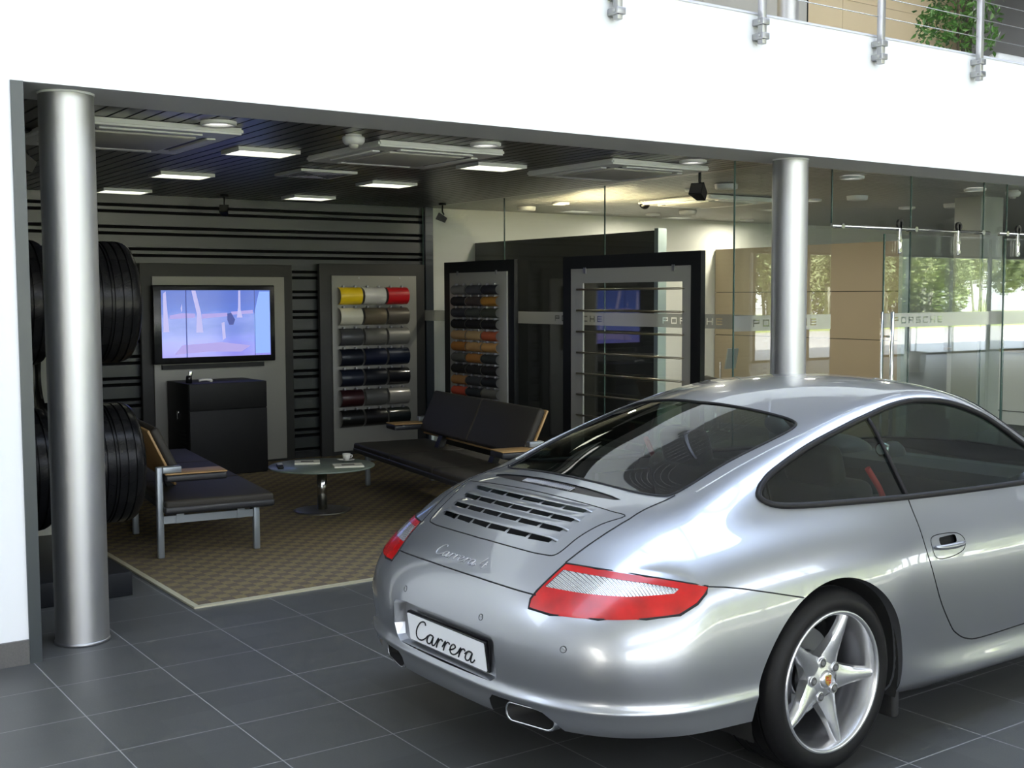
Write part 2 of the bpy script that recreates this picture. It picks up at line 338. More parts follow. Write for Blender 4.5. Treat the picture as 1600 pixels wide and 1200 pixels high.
# ---- glass walls
GLASS = glass_mat('showroom_glass', (.965, .98, .97), 1.58)
EDGE = mat('green_glass_edge', (.05, .09, .075), .2)
FROST = glass_mat('frosted_band', (.9, .92, .9), 1.6, .15, .74, (.40, .40, .37))
FONT = {'P': ('1111111', '1000001', '1111111', '1000000', '1000000'), 'O': ('1111111', '1000001', '1000001', '1000001', '1111111'), 'R': ('1111111', '1000001', '1111111', '1000010', '1000001'),
        'S': ('1111111', '1000000', '1111111', '0000001', '1111111'), 'C': ('1111111', '1000000', '1000000', '1000000', '1111111'), 'H': ('1000001', '1000001', '1111111', '1000001', '1000001'), 'E': ('1111111', '1000000', '1111111', '1000000', '1111111')}
def band(L, words, z0=1.432, z1=1.548, length=.70):
    """frosted strip of length L with the maker's word cut out as clear letters; returns MB in local x/z"""
    mb = MB(); cells = []; ch = (z1 - z0 - .062) / 5; zb = z0 + .031
    def quad(x0, x1, a, b): mb.add([(x0, 0, a), (x1, 0, a), (x1, 0, b), (x0, 0, b)], [(0, 1, 2, 3)])
    quad(0, L, z0, zb); quad(0, L, zb + 5 * ch, z1); cw = length / (7 * 7 + 6 * 4)
    for r in range(5):
        x = 0; a, b = zb + (4 - r) * ch, zb + (5 - r) * ch
        for w0 in words:
            cx = w0
            for c in 'PORSCHE':
                for k, bit in enumerate(FONT[c][r]):
                    if bit == '1':
                        if cx + k * cw > x + 1e-6: quad(x, cx + k * cw, a, b)
                        x = cx + (k + 1) * cw
                cx += 11 * cw
        quad(x, L, a, b)
    return mb
def pane(name, label, loc, L, h, rz, words=None, z0=0., group=None, extra=None):
    t = thing(name, label, 'glass', loc, rz, group); MB().box(0, L, -.005, .005, z0, h).build('glass_sheet', GLASS, t)
    MB().box(-.0035, .0035, -.006, .006, z0, h).build('glass_edge', EDGE, t)
    if words is not None:
        b = band(L, words).build('frosted_band', FROST, t, recalc=False); b.location = (0, -.008, 0); b['label'] = 'frosted strip with clear PORSCHE lettering'
    return t
yj = [11.48, 9.88, 8.30, 6.72]
pane('glass_pane', 'side glass wall pane nearest the back wall beside colour swatches', (6.83, 11.48, 0), 1.60, 2.68, radians(-90), [.85])
pane('glass_pane', 'side glass wall pane behind the empty rail frame', (6.83, 9.88, 0), 1.58, 2.68, radians(-90), [.85])
pane('glass_pane', 'side glass wall pane nearest the front with clear HE letters', (6.83, 8.30, 0), 2.02, 2.68, radians(-90), [.78])
pane('glass_pane', 'front glass pane behind the right steel column', (6.38, 6.262, 0), 1.07, 2.68, 0, [.20])
pane('glass_pane', 'short upper glass pane over the open doorway', (7.45, 6.262, 0), .99, 2.68, 0, None, 2.26)
pane('glass_pane', 'fixed glass pane behind the sliding glass door', (8.44, 6.262, 0), 1.02, 2.68, 0, [.18])
pane('glass_pane', 'fixed glass pane right of the sliding door rail end', (9.46, 6.262, 0), .35, 2.68, 0, [])
pane('glass_pane', 'fixed front glass pane at the right edge of photo', (9.81, 6.262, 0), 2.4, 2.68, 0, [1.2])
pane('glass_pane', 'front glass pane farthest right by the white wall', (12.21, 6.262, 0), 2.39, 2.68, 0, [1.2])
CHR = mat('polished_steel', (.70, .70, .66), .18, 1.)
def slide_door(x, L, label, word, handle=True):
    t = thing('sliding_door', label, 'door', (x, 6.19, 0)); MB().box(0, L, -.006, .006, .015, 2.19).build('glass_sheet', GLASS, t)
    MB().box(-.004, .004, -.007, .007, .015, 2.19).build('glass_edge', EDGE, t)
    b = band(L, word, length=.64).build('frosted_band', FROST, t, recalc=False); b.location = (0, -.009, 0)
    for hx in (.17, L - .46):
        mb = MB(); mb.rbox(hx - .017, hx + .017, -.03, -.010, 2.03, 2.30, .008); mb.cyl((hx, -.034, 2.06), .016, .012, 16, 'y'); mb.cyl((hx, -.034, 2.14), .016, .012, 16, 'y')
        h = mb.build('door_hanger', CHR, t); MB().cyl((hx, -.030, 2.275), .038, .022, 28, 'y').build('roller', BLACK, h)
    if handle:
        for dy in (-.05,):
            mb = MB(); mb.tube([(.055, dy, .35), (.055, dy, 1.56)], .016, 14); 
            for z in (.55, 1.36): mb.tube([(.055, dy, z), (.055, .0, z)], .009, 8)
            mb.build('pull_handle', CHR, t)
        mb = MB(); mb.tube([(-.012, -.0, .02), (-.012, -.0, 1.56)], .010, 8); mb.build('edge_profile', CHR, t)
    return t
slide_door(8.01, 1.42, 'sliding glass door with tall steel pull handle and PORSCHE band', [.13])
slide_door(9.68, 1.42, 'second sliding glass door cut off at the right edge', [.40], False)
def rail(x0, x1, label):
    t = thing('door_rail', label, 'rail', (x0, 6.175, 2.235)); MB().tube([(0, 0, 0), (x1 - x0, 0, 0)], .0135, 12).build('rail_tube', CHR, t)
    for x in (.12, (x1 - x0) / 2, x1 - x0 - .10):
        mb = MB(); mb.cyl((x, -.01, 0), .016, .09, 14, 'y'); mb.cyl((x, -.016, -.0), .022, .012, 16, 'y'); mb.build('rail_clamp', CHR, t)
rail(7.35, 9.42, 'steel sliding rail across the glass doorway'); rail(9.56, 11.8, 'steel sliding rail of the second glass door')
# ---- free standing partitions in the office
t = thing('partition', 'dark grey free standing partition behind the side glass wall', 'partition', (7.55, 8.44, 0))
MB().box(0, .09, 0, 3.08, 0, 2.31).build('board', mat('dark_grey_board', (.055, .055, .050), .5), t)
MB().box(-.004, .10, -.055, -.0, 0, 2.33).build('end_profile', mat('pale_profile', (.45, .52, .50), .3, .3), t)
t = thing('partition', 'beige free standing partition of large panels in the office', 'partition', (11.4, 8.60, 0))
BE = mat('beige_board', (.37, .305, .205), .5)
for i, (a, b) in enumerate(((0, 1.17), (1.178, 1.735), (1.743, 2.31))): MB().box(0, .12, 0, 2.93, a, b).build('panel', BE, t)
MB().box(.01, .11, .01, 2.92, 0, 2.30).build('core', FRAME_B, t)
MB().box(-.004, .13, -.05, 0, 0, 2.33).build('end_profile', mat('pale_profile'), t)
S('wall_pillar', MB().box(10.83, 11.22, 7.2, 7.5, 0, 2.69), mat('grey_green_pillar', (.30, .31, .275), .45))
# ---- upper floor
S('wall_upper_back', MB().box(X0, 14.4, 12.6, 12.8, 3.5, 7.2), WHITE)
BT = mat('cream_cladding', (.84, .70, .46), .5)
mb = MB()
for i in range(12):
    for j in range(4): mb.box(8.2 + i * .98, 8.2 + i * .98 + .972, 12.5, 12.58, 3.5 + j * .93, 3.5 + j * .93 + .922)
S('wall_upper_cladding', mb, BT)
S('wall_upper_right', MB().box(17.1, 24, 11.6, 11.8, 3.5, 7.2), mat('upper_dark_wall', (.02, .022, .02), .3))
S('ceiling_upper', MB().box(X0, 44, 5.0, 13.5, 7.2, 7.4), mat('upper_ceiling_grey', (.45, .45, .46), .6))
# ---- hall enclosure out of view: ceiling with a skylight, glazed facade to the forecourt
mb = MB(); mb.box(X0, X1, -8.6, 2.1, 7.2, 7.4); mb.box(X0, X1, 4.1, 5.0, 7.2, 7.4); mb.box(X0, -4, 2.1, 4.1, 7.2, 7.4); mb.box(16, X1, 2.1, 4.1, 7.2, 7.4)
for k in range(7): mb.box(-4 + 3.2 * k - .06, -4 + 3.2 * k + .06, 2.1, 4.1, 7.2, 7.3)
S('ceiling_hall', mb, mat('hall_ceiling_white', (.80, .80, .80), .6))
mb = MB()
for k in range(26): x = X0 + k * 2.0; mb.box(x - .05, x + .05, -8.48, -8.36, 0, 2.8)
for z0, z1 in ((0, .06), (2.74, 2.80)): mb.box(X0, X1, -8.5, -8.34, z0, z1)
S('window_facade', mb, mat('grey_window_frame', (.16, .17, .17), .4))
mb = MB(); mb.box(X0, 17, -8.6, -8.38, 2.8, 4.4); mb.box(17, X1, -8.6, -8.38, 2.8, 7.2); S('wall_facade', mb, mat('facade_wall', (.42, .43, .41), .6))
mb = MB()
for k in range(13): mb.box(X0 + k * 1.92 - .05, X0 + k * 1.92 + .05, -8.5, -8.38, 4.4, 7.2)
mb.box(X0, 17, -8.5, -8.38, 5.8, 5.88); S('window_clerestory', mb, mat('grey_window_frame'))
S('wall_far_right', MB().box(X1, X1 + .2, -8.4, 11.6, 0, 7.2), WHITE)
S('wall_right_hall', MB().box(24, X1, 5.75, 6.0, 0, 7.2), WHITE)
# ------------------------------------------------------------------ the car: body surface
NIT=3
# ---- body shape table (car frame: x forward from rear axle, y outwards, z up) ----
def interp(keys, x):
    # monotone-ish cubic (Catmull-Rom with nonuniform spacing)
    n=len(keys)
    if x<=keys[0][0]: return keys[0][1]
    if x>=keys[-1][0]: return keys[-1][1]
    for i in range(n-1):
        if keys[i][0]<=x<=keys[i+1][0]: break
    def m(k):
        if k<=0: return (keys[1][1]-keys[0][1])/(keys[1][0]-keys[0][0])
        if k>=n-1: return (keys[-1][1]-keys[-2][1])/(keys[-1][0]-keys[-2][0])
        return (keys[k+1][1]-keys[k-1][1])/(keys[k+1][0]-keys[k-1][0])
    x0,y0=keys[i];x1,y1=keys[i+1];h=x1-x0;t=(x-x0)/h
    return (2*t**3-3*t*t+1)*y0+(t**3-2*t*t+t)*h*m(i)+(-2*t**3+3*t*t)*y1+(t**3-t*t)*h*m(i+1)
SIDE={ # rail: (y keys, z keys)
's0':([(-.55,.878),(-.3,.89),(0,.875),(.3,.875),(.5,.84),(.8,.80),(1.6,.80),(1.95,.82),(2.35,.83),(2.7,.80),(2.95,.74)],
      [(-.55,.280),(-.3,.272),(0,.24),(.4,.20),(.8,.15),(1.9,.15),(2.35,.2),(2.95,.17)]),
's1':([(-.55,.884),(-.3,.900),(0,.90),(.35,.892),(.6,.86),(.9,.852),(1.6,.852),(1.95,.86),(2.35,.865),(2.7,.85),(2.95,.775)],
      [(-.55,.308),(0,.29),(.4,.24),(.8,.19),(1.9,.19),(2.35,.28),(2.95,.22)]),
's1b':([(-.55,.892),(-.3,.910),(0,.915),(.35,.905),(.6,.868),(.9,.858),(1.6,.858),(1.95,.865),(2.35,.872),(2.7,.86),(2.95,.79)],
      [(-.55,.345),(0,.335),(.4,.30),(.8,.235),(1.9,.235),(2.35,.34),(2.95,.28)]),
's2':([(-.55,.898),(-.3,.916),(0,.922),(.35,.912),(.6,.862),(.9,.845),(1.6,.845),(1.95,.855),(2.35,.878),(2.7,.868),(2.95,.80)],
      [(-.55,.370),(0,.37),(.4,.36),(.8,.30),(1.9,.30),(2.35,.42),(2.95,.34)]),
's2b':([(-.55,.888),(-.3,.910),(0,.920),(.35,.912),(.6,.868),(.9,.853),(1.6,.852),(1.95,.860),(2.35,.880),(2.7,.868),(2.95,.80)],
      [(-.55,.405),(0,.425),(.4,.42),(.8,.37),(1.9,.37),(2.35,.48),(2.95,.39)]),
's3':([(-.55,.898),(-.3,.918),(0,.926),(.35,.916),(.6,.882),(.9,.868),(1.6,.866),(1.95,.868),(2.35,.882),(2.7,.868),(2.95,.80)],
      [(-.55,.52),(0,.54),(.8,.50),(1.9,.50),(2.35,.56),(2.95,.46)]),
's4':([(-.55,.885),(-.3,.905),(0,.914),(.35,.906),(.6,.882),(.9,.866),(1.6,.862),(1.95,.862),(2.35,.868),(2.7,.845),(2.95,.77)],
      [(-.55,.66),(0,.69),(.8,.665),(1.9,.665),(2.35,.69),(2.95,.56)]),
's5':([(-.55,.845),(-.3,.858),(0,.866),(.35,.856),(.6,.835),(.9,.82),(1.6,.818),(1.95,.82),(2.35,.81),(2.7,.765),(2.95,.70)],
      [(-.55,.758),(-.3,.795),(0,.812),(.35,.81),(.8,.80),(1.9,.79),(2.35,.80),(2.7,.73),(2.95,.63)]),
's6':([(-.55,.745),(-.38,.755),(0,.77),(.6,.768),(1.2,.768),(1.9,.765),(2.2,.76),(2.45,.725),(2.7,.68),(2.95,.63)],
      [(-.55,.84),(-.38,.868),(-.19,.892),(0,.91),(.3,.915),(.6,.91),(1.2,.895),(1.75,.875),(2.2,.86),(2.45,.845),(2.7,.795),(2.95,.70)]),
's7':([(-.55,.64),(-.38,.67),(-.19,.69),(0,.70),(.3,.69),(.6,.685),(1.2,.685),(1.45,.70),(1.75,.735),(2.0,.74),(2.2,.71),(2.45,.65),(2.7,.60),(2.95,.55)],
      [(-.55,.90),(-.38,.925),(-.19,.965),(0,.998),(.3,1.035),(.6,1.06),(.9,1.065),(1.2,1.05),(1.45,1.005),(1.75,.92),(2.0,.89),(2.2,.87),(2.45,.84),(2.7,.79),(2.95,.705)]),
's8':([(-.55,.54),(-.38,.575),(-.19,.60),(0,.61),(.3,.602),(.6,.59),(.9,.58),(1.2,.59),(1.45,.63),(1.75,.69),(2.0,.70),(2.2,.65),(2.45,.56),(2.7,.51),(2.95,.46)],
      [(-.55,.936),(-.38,.968),(-.19,1.022),(0,1.075),(.19,1.125),(.38,1.172),(.6,1.218),(.85,1.255),(1.15,1.25),(1.45,1.135),(1.75,.965),(2.0,.90),(2.2,.878),(2.45,.832),(2.7,.775),(2.95,.70)]),
's9':([(-.55,.42),(-.38,.455),(-.19,.475),(0,.48),(.38,.475),(.85,.46),(1.45,.47),(1.75,.52),(2.0,.55),(2.2,.50),(2.45,.42),(2.7,.38),(2.95,.34)],
      [(-.55,.960),(-.38,.985),(-.19,1.052),(0,1.115),(.19,1.17),(.38,1.222),(.6,1.268),(.85,1.298),(1.15,1.296),(1.45,1.232),(1.75,1.09),(2.0,.96),(2.2,.905),(2.45,.835),(2.7,.775),(2.95,.70)]),
's10':([(-.55,.21),(0,.24),(.85,.23),(1.45,.235),(2.0,.28),(2.2,.26),(2.7,.2),(2.95,.18)],
      [(-.55,.978),(-.38,1.025),(-.19,1.098),(0,1.162),(.19,1.222),(.38,1.272),(.6,1.308),(.85,1.326),(1.15,1.324),(1.45,1.278),(1.75,1.16),(2.0,1.02),(2.2,.93),(2.45,.84),(2.7,.778),(2.95,.705)]),
's11':([(-.55,0),(2.95,0)],
      [(-.55,.984),(-.38,1.04),(-.19,1.113),(0,1.178),(.19,1.237),(.38,1.285),(.6,1.318),(.85,1.334),(1.15,1.332),(1.45,1.288),(1.75,1.175),(2.0,1.04),(2.2,.945),(2.45,.845),(2.7,.782),(2.95,.71)]),
}
RA=['s0','s1','s1b','s2','s2b','s3','s4','s5']
RB=['s5','s6','s7','s8','s9','s10','s11']
XS=[-.55,-.38,-.19,0,.19,.38,.55,.72,.95,1.2,1.45,1.6,1.75,1.9,2.05,2.2,2.35,2.55,2.75,2.95]
# rear wrap columns, y outwards: x offset from the centre value per column
YC=[0,.15,.30,.44,.56,.67,.77]
D=[0,.003,.014,.037,.072,.125,.20]
REAR0={'s0':(-1.018,.280),'s1':(-1.030,.308),'s1b':(-1.040,.345),'s2':(-1.050,.370),'s2b':(-1.034,.402),'s3':(-1.05,.50),'s4':(-1.02,.655),'s5':(-.905,.785)}
FD=[0,.006,.03,.07,.125,.20,.30]
FRONT0={'s0':(3.22,.17),'s1':(3.30,.21),'s1b':(3.33,.27),'s2':(3.345,.33),'s2b':(3.348,.38),'s3':(3.34,.43),'s4':(3.28,.52),'s5':(3.17,.60)}
BW={'s2b':1.0,'s0':1.0,'s1':1.0,'s1b':1.0,'s2':1.0,'s3':1.0,'s4':1.0,'s5':1.0}
NEXP={'s2b':3.0,'s0':2.9,'s1':3.0,'s1b':3.0,'s2':3.0,'s3':3.0,'s4':2.75,'s5':2.4}
def cage():
    V=[];idx={}
    def add(key,p):
        idx[key]=len(V);V.append(p)
    ncol=0;cols=[]
    # rear columns (k=0 centre .. 6 corner), 7 = the column behind the first side station
    def plan(r,k):
        x0,z=REAR0[r]
        xe=-.36
        bb=interp(SIDE[r][0],-.45)*BW[r];aa=xe-x0;n=NEXP[r]
        f=[0,.165,.33,.48,.62,.745,.86,.955][k]
        y=f*bb
        return x0+aa*(1-(1-f**n)**(1/n)),y
    for k in range(8):
        for r in RA:
            x,y=plan(r,k);z=REAR0[r][1]
            ze=SIDE[r][1][0][1]
            z=z+(ze-z)*[0,0,.01,.04,.1,.22,.45,.72][k]
            add(('A',k,r),(x,y,z))
    for i,x in enumerate(XS):
        for r in RA:
            ky,kz=SIDE[r];add(('A',8+i,r),(x,interp(ky,x),interp(kz,x)))
    nf=8+len(XS)
    KF=1.0
    for q,k in enumerate(range(6,-1,-1)):
        for r in RA:
            x0,z=FRONT0[r]
            y=[0,.13,.26,.38,.49,.59,.67][k]; 
            if r=='s5': y*=.93
            add(('A',nf+q,r),(x0-FD[k],y,z+(.02*(k/6) if r=='s5' else 0)))
    last=nf+6
    # patch B: row for col 7 ('extra' station, slanted) and stations
    exB={'s6':(-.665,.705,.805),'s7':(-.70,.60,.838),'s8':(-.725,.49,.864),'s9':(-.74,.37,.881),'s10':(-.75,.18,.896),'s11':(-.755,0,.901)}
    for r in RB[1:]: add(('B',7,r),exB[r])
    for i,x in enumerate(XS):
        for r in RB[1:]:
            ky,kz=SIDE[r];add(('B',8+i,r),(x,interp(ky,x),interp(kz,x)))
    # rails B on rear boundary: s5->col6, s6->col5,... s11->col0
    F=[]
    def A(c,r): return idx[('A',c,r)]
    def B(c,r):
        if r=='s5': return idx[('A',c,'s5')]
        return idx[('B',c,r)]
    for cidx in range(last):
        for j in range(len(RA)-1):
            F.append((A(cidx,RA[j]),A(cidx+1,RA[j]),A(cidx+1,RA[j+1]),A(cidx,RA[j+1])))
    def edge_rear(j): return A(6-j,'s5')       # j index in RB
    def edge_front(j): return A(nf+j,'s5')
    for j in range(6):
        F.append((edge_rear(j),B(7,RB[j]),B(7,RB[j+1]),edge_rear(j+1)))
        for cidx in range(7,nf-1):
            F.append((B(cidx,RB[j]),B(cidx+1,RB[j]),B(cidx+1,RB[j+1]),B(cidx,RB[j+1])))
        F.append((B(nf-1,RB[j]),edge_front(j),edge_front(j+1),B(nf-1,RB[j+1])))
    # mirror
    n=len(V);mp=[]
    V2=list(V)
    for i,(x,y,z) in enumerate(V):
        if abs(y)<1e-6: mp.append(i)
        else: mp.append(len(V2));V2.append((x,-y,z))
    F2=F+[tuple(mp[i] for i in reversed(f)) for f in F]
    return V2,F2
def limit_mesh(level=3):
    V,F=cage()
    me=bpy.data.meshes.new('tmp_cage');me.from_pydata(V,[],F)
    ob=bpy.data.objects.new('tmp_cage',me);bpy.context.scene.collection.objects.link(ob)
    T=[Vector(v) for v in V];P=[v.copy() for v in T]
    md=ob.modifiers.new('s','SUBSURF');md.levels=1;md.use_limit_surface=True;md.boundary_smooth='ALL'
    for it in range(NIT):
        me.vertices.foreach_set('co',[c for p in P for c in p]);me.update()
        dg=bpy.context.evaluated_depsgraph_get();dg.update()
        e=ob.evaluated_get(dg).to_mesh()
        err=0
        for i in range(len(P)):
            d=T[i]-e.vertices[i].co;err=max(err,d.length);P[i]=P[i]+d*.8
    md.levels=level
    me.vertices.foreach_set('co',[c for p in P for c in p]);me.update()
    dg=bpy.context.evaluated_depsgraph_get();dg.update()
    e=ob.evaluated_get(dg)
    out=bpy.data.meshes.new_from_object(e)
    bpy.data.objects.remove(ob)
    print('limit err',err,len(out.vertices))
    return out
# ------------------------------------------------------------------ the car: panels cut from the surface
PROJ = {'side': (Vector((1, 0, 0)), Vector((0, 0, 1)), Vector((0, 1, 0))),
        'rear': (Vector((0, 1, 0)), Vector((0, 0, 1)), Vector((-1, 0, 0))),
        'top': (Vector((1, 0, 0)), Vector((0, 1, 0)), Vector((0, 0, 1))),
        'diag': (Vector((1, 1, 0)).normalized(), Vector((0, 0, 1)), Vector((-1, 1, 0)).normalized())}
def p2(v, pr): e = PROJ[pr]; return (v.dot(e[0]), v.dot(e[1]))
def cut(bm, pts, pr, filt, closed=True):
    e1, e2, D = PROJ[pr]; pts = [Vector(p[:2]) for p in pts]; n = len(pts)
    lo = [min(p[k] for p in pts) - .06 for k in (0, 1)]; hi = [max(p[k] for p in pts) + .06 for k in (0, 1)]
    cand = set()
    for f in bm.faces:
        c = f.calc_center_median(); a, b = p2(c, pr)
        if lo[0] < a < hi[0] and lo[1] < b < hi[1] and filt(c): cand.add(f)
    for i in range(n if closed else n - 1):
        a, b = pts[i], pts[(i + 1) % n]; d = b - a
        if d.length < 1e-5: continue
        x0, x1 = sorted((a.x, b.x)); y0, y1 = sorted((a.y, b.y)); sel = []
        for f in cand:
            q = [p2(v.co, pr) for v in f.verts]
            if max(t[0] for t in q) >= x0 - 1e-4 and min(t[0] for t in q) <= x1 + 1e-4 and max(t[1] for t in q) >= y0 - 1e-4 and min(t[1] for t in q) <= y1 + 1e-4:
                s = [(t[0] - a.x) * -d.y + (t[1] - a.y) * d.x for t in q]
                if min(s) < -1e-7 and max(s) > 1e-7: sel.append(f)
        if not sel: continue
        es = {e for f in sel for e in f.edges}; vs = {v for f in sel for v in f.verts}
        r = bmesh.ops.bisect_plane(bm, geom=sel + list(es) + list(vs), dist=2e-5, plane_co=e1 * a.x + e2 * a.y, plane_no=(e1 * -d.y + e2 * d.x).normalized())
        cand = {f for f in cand if f.is_valid}
        for g in r['geom']:
            if isinstance(g, bmesh.types.BMFace): cand.add(g)
def rot_round(pts, n=5): return [tuple(p[:2]) for p in spline([(a, b, 0) for a, b in pts], n, True)]
def rrect(x0, x1, y0, y1, r, n=4):
    out = []
    for cx, cy, a0 in ((x1 - r, y1 - r, 0), (x0 + r, y1 - r, 90), (x0 + r, y0 + r, 180), (x1 - r, y0 + r, 270)):
        for k in range(n + 1): a = radians(a0 + 90 * k / n); out.append((cx + r * cos(a), cy + r * sin(a)))
    return out
def half(pts):      # outline given for y>=0 from the centre line round to the centre line again
    return pts
def make_car():
    root = thing('sports_car', 'silver two door sports coupe with a white Carrera number plate', 'car', (3.24, 3.623, 0), radians(1.083))
    me = limit_mesh(3)
    bvh = BVHTree.FromPolygons([v.co.copy() for v in me.vertices], [tuple(p.vertices) for p in me.polygons])
    bm = bmesh.new(); bm.from_mesh(me); bmesh.ops.recalc_face_normals(bm, faces=bm.faces[:]); bm.normal_update()
    L = bm.verts.layers.float_vector.new('nrm')
    for v in bm.verts: v[L] = v.normal
    for f in [f for f in bm.faces if f.calc_center_median().y < 0]: bm.faces.remove(f)
    for v in [v for v in bm.verts if not v.link_faces]: bm.verts.remove(v)
    def surf(pts, pr, lift=0., dense=False):
        e1, e2, D = PROJ[pr]; out = []; q = [pts[0]]
        for a, b in zip(pts, pts[1:]):
            n = max(1, int(math.hypot(b[0] - a[0], b[1] - a[1]) / .03)) if dense else 1
            q += [(a[0] + (b[0] - a[0]) * k / n, a[1] + (b[1] - a[1]) * k / n) for k in range(1, n + 1)]
        for p in q:
            o = e1 * p[0] + e2 * p[1] + D * 5; h = bvh.ray_cast(o, -D)
            if h[0] is not None:
                nn = h[1]; nn = nn if nn.dot(D) > 0 else -nn; out.append(h[0] + nn * lift)
        return out
    # ---- outlines (car frame)
    dlo = rot_round([(-.108, 1.003), (-.128, .978), (-.085, .953), (.042, .941), (.30, .929), (.632, .914), (1.0, .903), (1.45, .893), (1.80, .887), (1.87, .893), (1.74, .945), (1.552, 1.06), (1.47, 1.115), (1.34, 1.185), (1.14, 1.243), (.936, 1.262), (.773, 1.25), (.598, 1.217), (.448, 1.184), (.223, 1.127), (.007, 1.058), (-.072, 1.024)], 4)
    rwin = spline([(-.474, 0), (-.466, .16), (-.445, .32), (-.425, .40), (-.395, .462), (-.36, .488), (-.25, .494), (-.10, .497), (.10, .506), (.24, .506), (.30, .487), (.312, .44), (.298, .355), (.268, .2), (.25, 0)], 5)
    rwin = [(p[0], p[1]) for p in rwin]
    wsh = [(p[0], p[1]) for p in spline([(1.42, 0), (1.44, .2), (1.475, .40), (1.50, .50), (1.54, .545), (1.70, .60), (1.90, .63), (2.04, .64), (2.12, .60), (2.17, .40), (2.20, .2), (2.205, 0)], 5)]
    lid = [(p[0], p[1]) for p in spline([(-.872, 0), (-.867, .15), (-.855, .29), (-.842, .36), (-.829, .397), (-.80, .413), (-.74, .424), (-.66, .450), (-.585, .487), (-.592, .42), (-.601, .30), (-.609, .15), (-.611, 0)], 4)]
    shelf = [(-.611, 0), (-.609, .15), (-.601, .30), (-.587, .512), (-.48, .507), (-.40, .492), (-.395, .462), (-.425, .40), (-.445, .32), (-.466, .16), (-.474, 0)]
    brake = [(-.518, 0), (-.516, .14), (-.512, .25), (-.509, .33), (-.514, .385), (-.530, .365), (-.552, .28), (-.568, .14), (-.573, 0)]
    light = []
    for q in [(-.83, .464, .798), (-.784, .579, .794), (-.692, .714, .781), (-.544, .85, .752), (-.560, .857, .735), (-.60, .857, .705), (-.663, .842, .676), (-.76, .789, .667), (-.871, .682, .661), (-.95, .53, .657), (-.982, .455, .664), (-.968, .446, .690), (-.941, .447, .715), (-.89, .455, .755)]:
        light.append(((q[0] + q[1]) / math.sqrt(2), q[2]))
    lc = []
    for q in [(-.846, .472, .781), (-.797, .595, .776), (-.703, .722, .764), (-.62, .795, .748), (-.65, .80, .735), (-.776, .72, .727), (-.86, .60, .727), (-.918, .462, .73)]:
        lc.append(((q[0] + q[1]) / math.sqrt(2), q[2]))
    def arch(cx, cz, r): return [(cx - r, .05), (cx + r, .05)] + [(cx + r * cos(a), cz + r * sin(a)) for a in [pi * k / 40 for k in range(41)]]
    a1, a2 = arch(.033, .303, .404), arch(2.37, .30, .385)
    door = [(p[0], p[1]) for p in spline([(.632, .93), (.616, .83), (.614, .706), (.683, .54), (.79, .403), (.848, .356), (.925, .322), (1.03, .308), (1.34, .312), (1.62, .314), (1.76, .335), (1.84, .42), (1.875, .60), (1.86, .78), (1.82, .90)], 4)] + [(1.4, .93)]
    notch = [(.285, .10), (.290, .325), (.312, .345), (.47, .347), (.535, .335), (.578, .305), (.60, .27), (.61, .10)]
    recess = [(0, .558), (.24, .556), (.315, .548), (.332, .53), (.338, .45), (.328, .405), (.30, .388), (0, .385)]
    hrec = [(p[0], p[1]) for p in rrect(.715, .835, .727, .757, .012)]
    slots = []
    for xe in (-.633, -.689, -.740, -.789):
        hw = .345
        for k in range(3):
            y0, y1 = (hw / 3) * k + (.004 if k else .004), (hw / 3) * (k + 1) - .004
            cx = lambda y: xe - .028 * (1 - (y / .35) ** 2)
            slots.append([(cx(y0) + .008, y0), (cx(y0) - .016, y0 + .002), (cx(y1) - .013, y1 - .006), (cx(y1) + .008, y1)])
    top = lambda c: c.z > .6
    cut(bm, dlo, 'side', lambda c: c.y > .45); cut(bm, rwin + [(-1.5, -1)], 'top', top, False); cut(bm, wsh, 'top', top, False)
    cut(bm, lid, 'top', top, False); cut(bm, shelf[3:5], 'top', top, False); cut(bm, brake, 'top', top, False)
    cut(bm, light, 'diag', lambda c: c.x < -.4 and .55 < c.z < .9); cut(bm, lc, 'diag', lambda c: c.x < -.4 and .55 < c.z < .9)
    for a in (a1, a2): cut(bm, a, 'side', lambda c: c.y > .45 and c.z < .8)
    cut(bm, door, 'side', lambda c: c.y > .6); cut(bm, hrec, 'side', lambda c: c.y > .6)
    cut(bm, notch, 'rear', lambda c: c.x < -.6 and c.z < .5); cut(bm, recess, 'rear', lambda c: c.x < -.8, False)
    cut(bm, [(-.1, .712), (.155, .712), (.29, .709), (.447, .703)], 'rear', lambda c: c.x < -.8 and .6 < c.z < .8, False)
    cut(bm, [(-.544, .752), (-.416, .732), (-.145, .667), (-.12, .66)], 'side', lambda c: c.y > .6 and c.x < 0, False)
    cut(bm, [(2.215, 0), (2.21, .3), (2.16, .62), (2.3, .66), (2.9, .50), (3.1, .36), (3.16, 0)], 'top', lambda c: c.z > .5 and c.x > 2, False)
    for s in slots: cut(bm, s, 'top', top)
    cl = lambda P: P + [(P[-1][0], -.5), (P[0][0], -.5)]
    R = {}
    def put(k, f): R.setdefault(k, []).append(f)
    hood = [(2.215, -1), (2.215, 0), (2.21, .3), (2.16, .62), (2.3, .66), (2.9, .50), (3.1, .36), (3.16, 0), (3.16, -1)]
    rw, ws, ld, sh, bk, rc = cl(rwin), cl(wsh), cl(lid), cl(shelf), cl(brake), [(-.5, .558)] + recess + [(-.5, .374)]
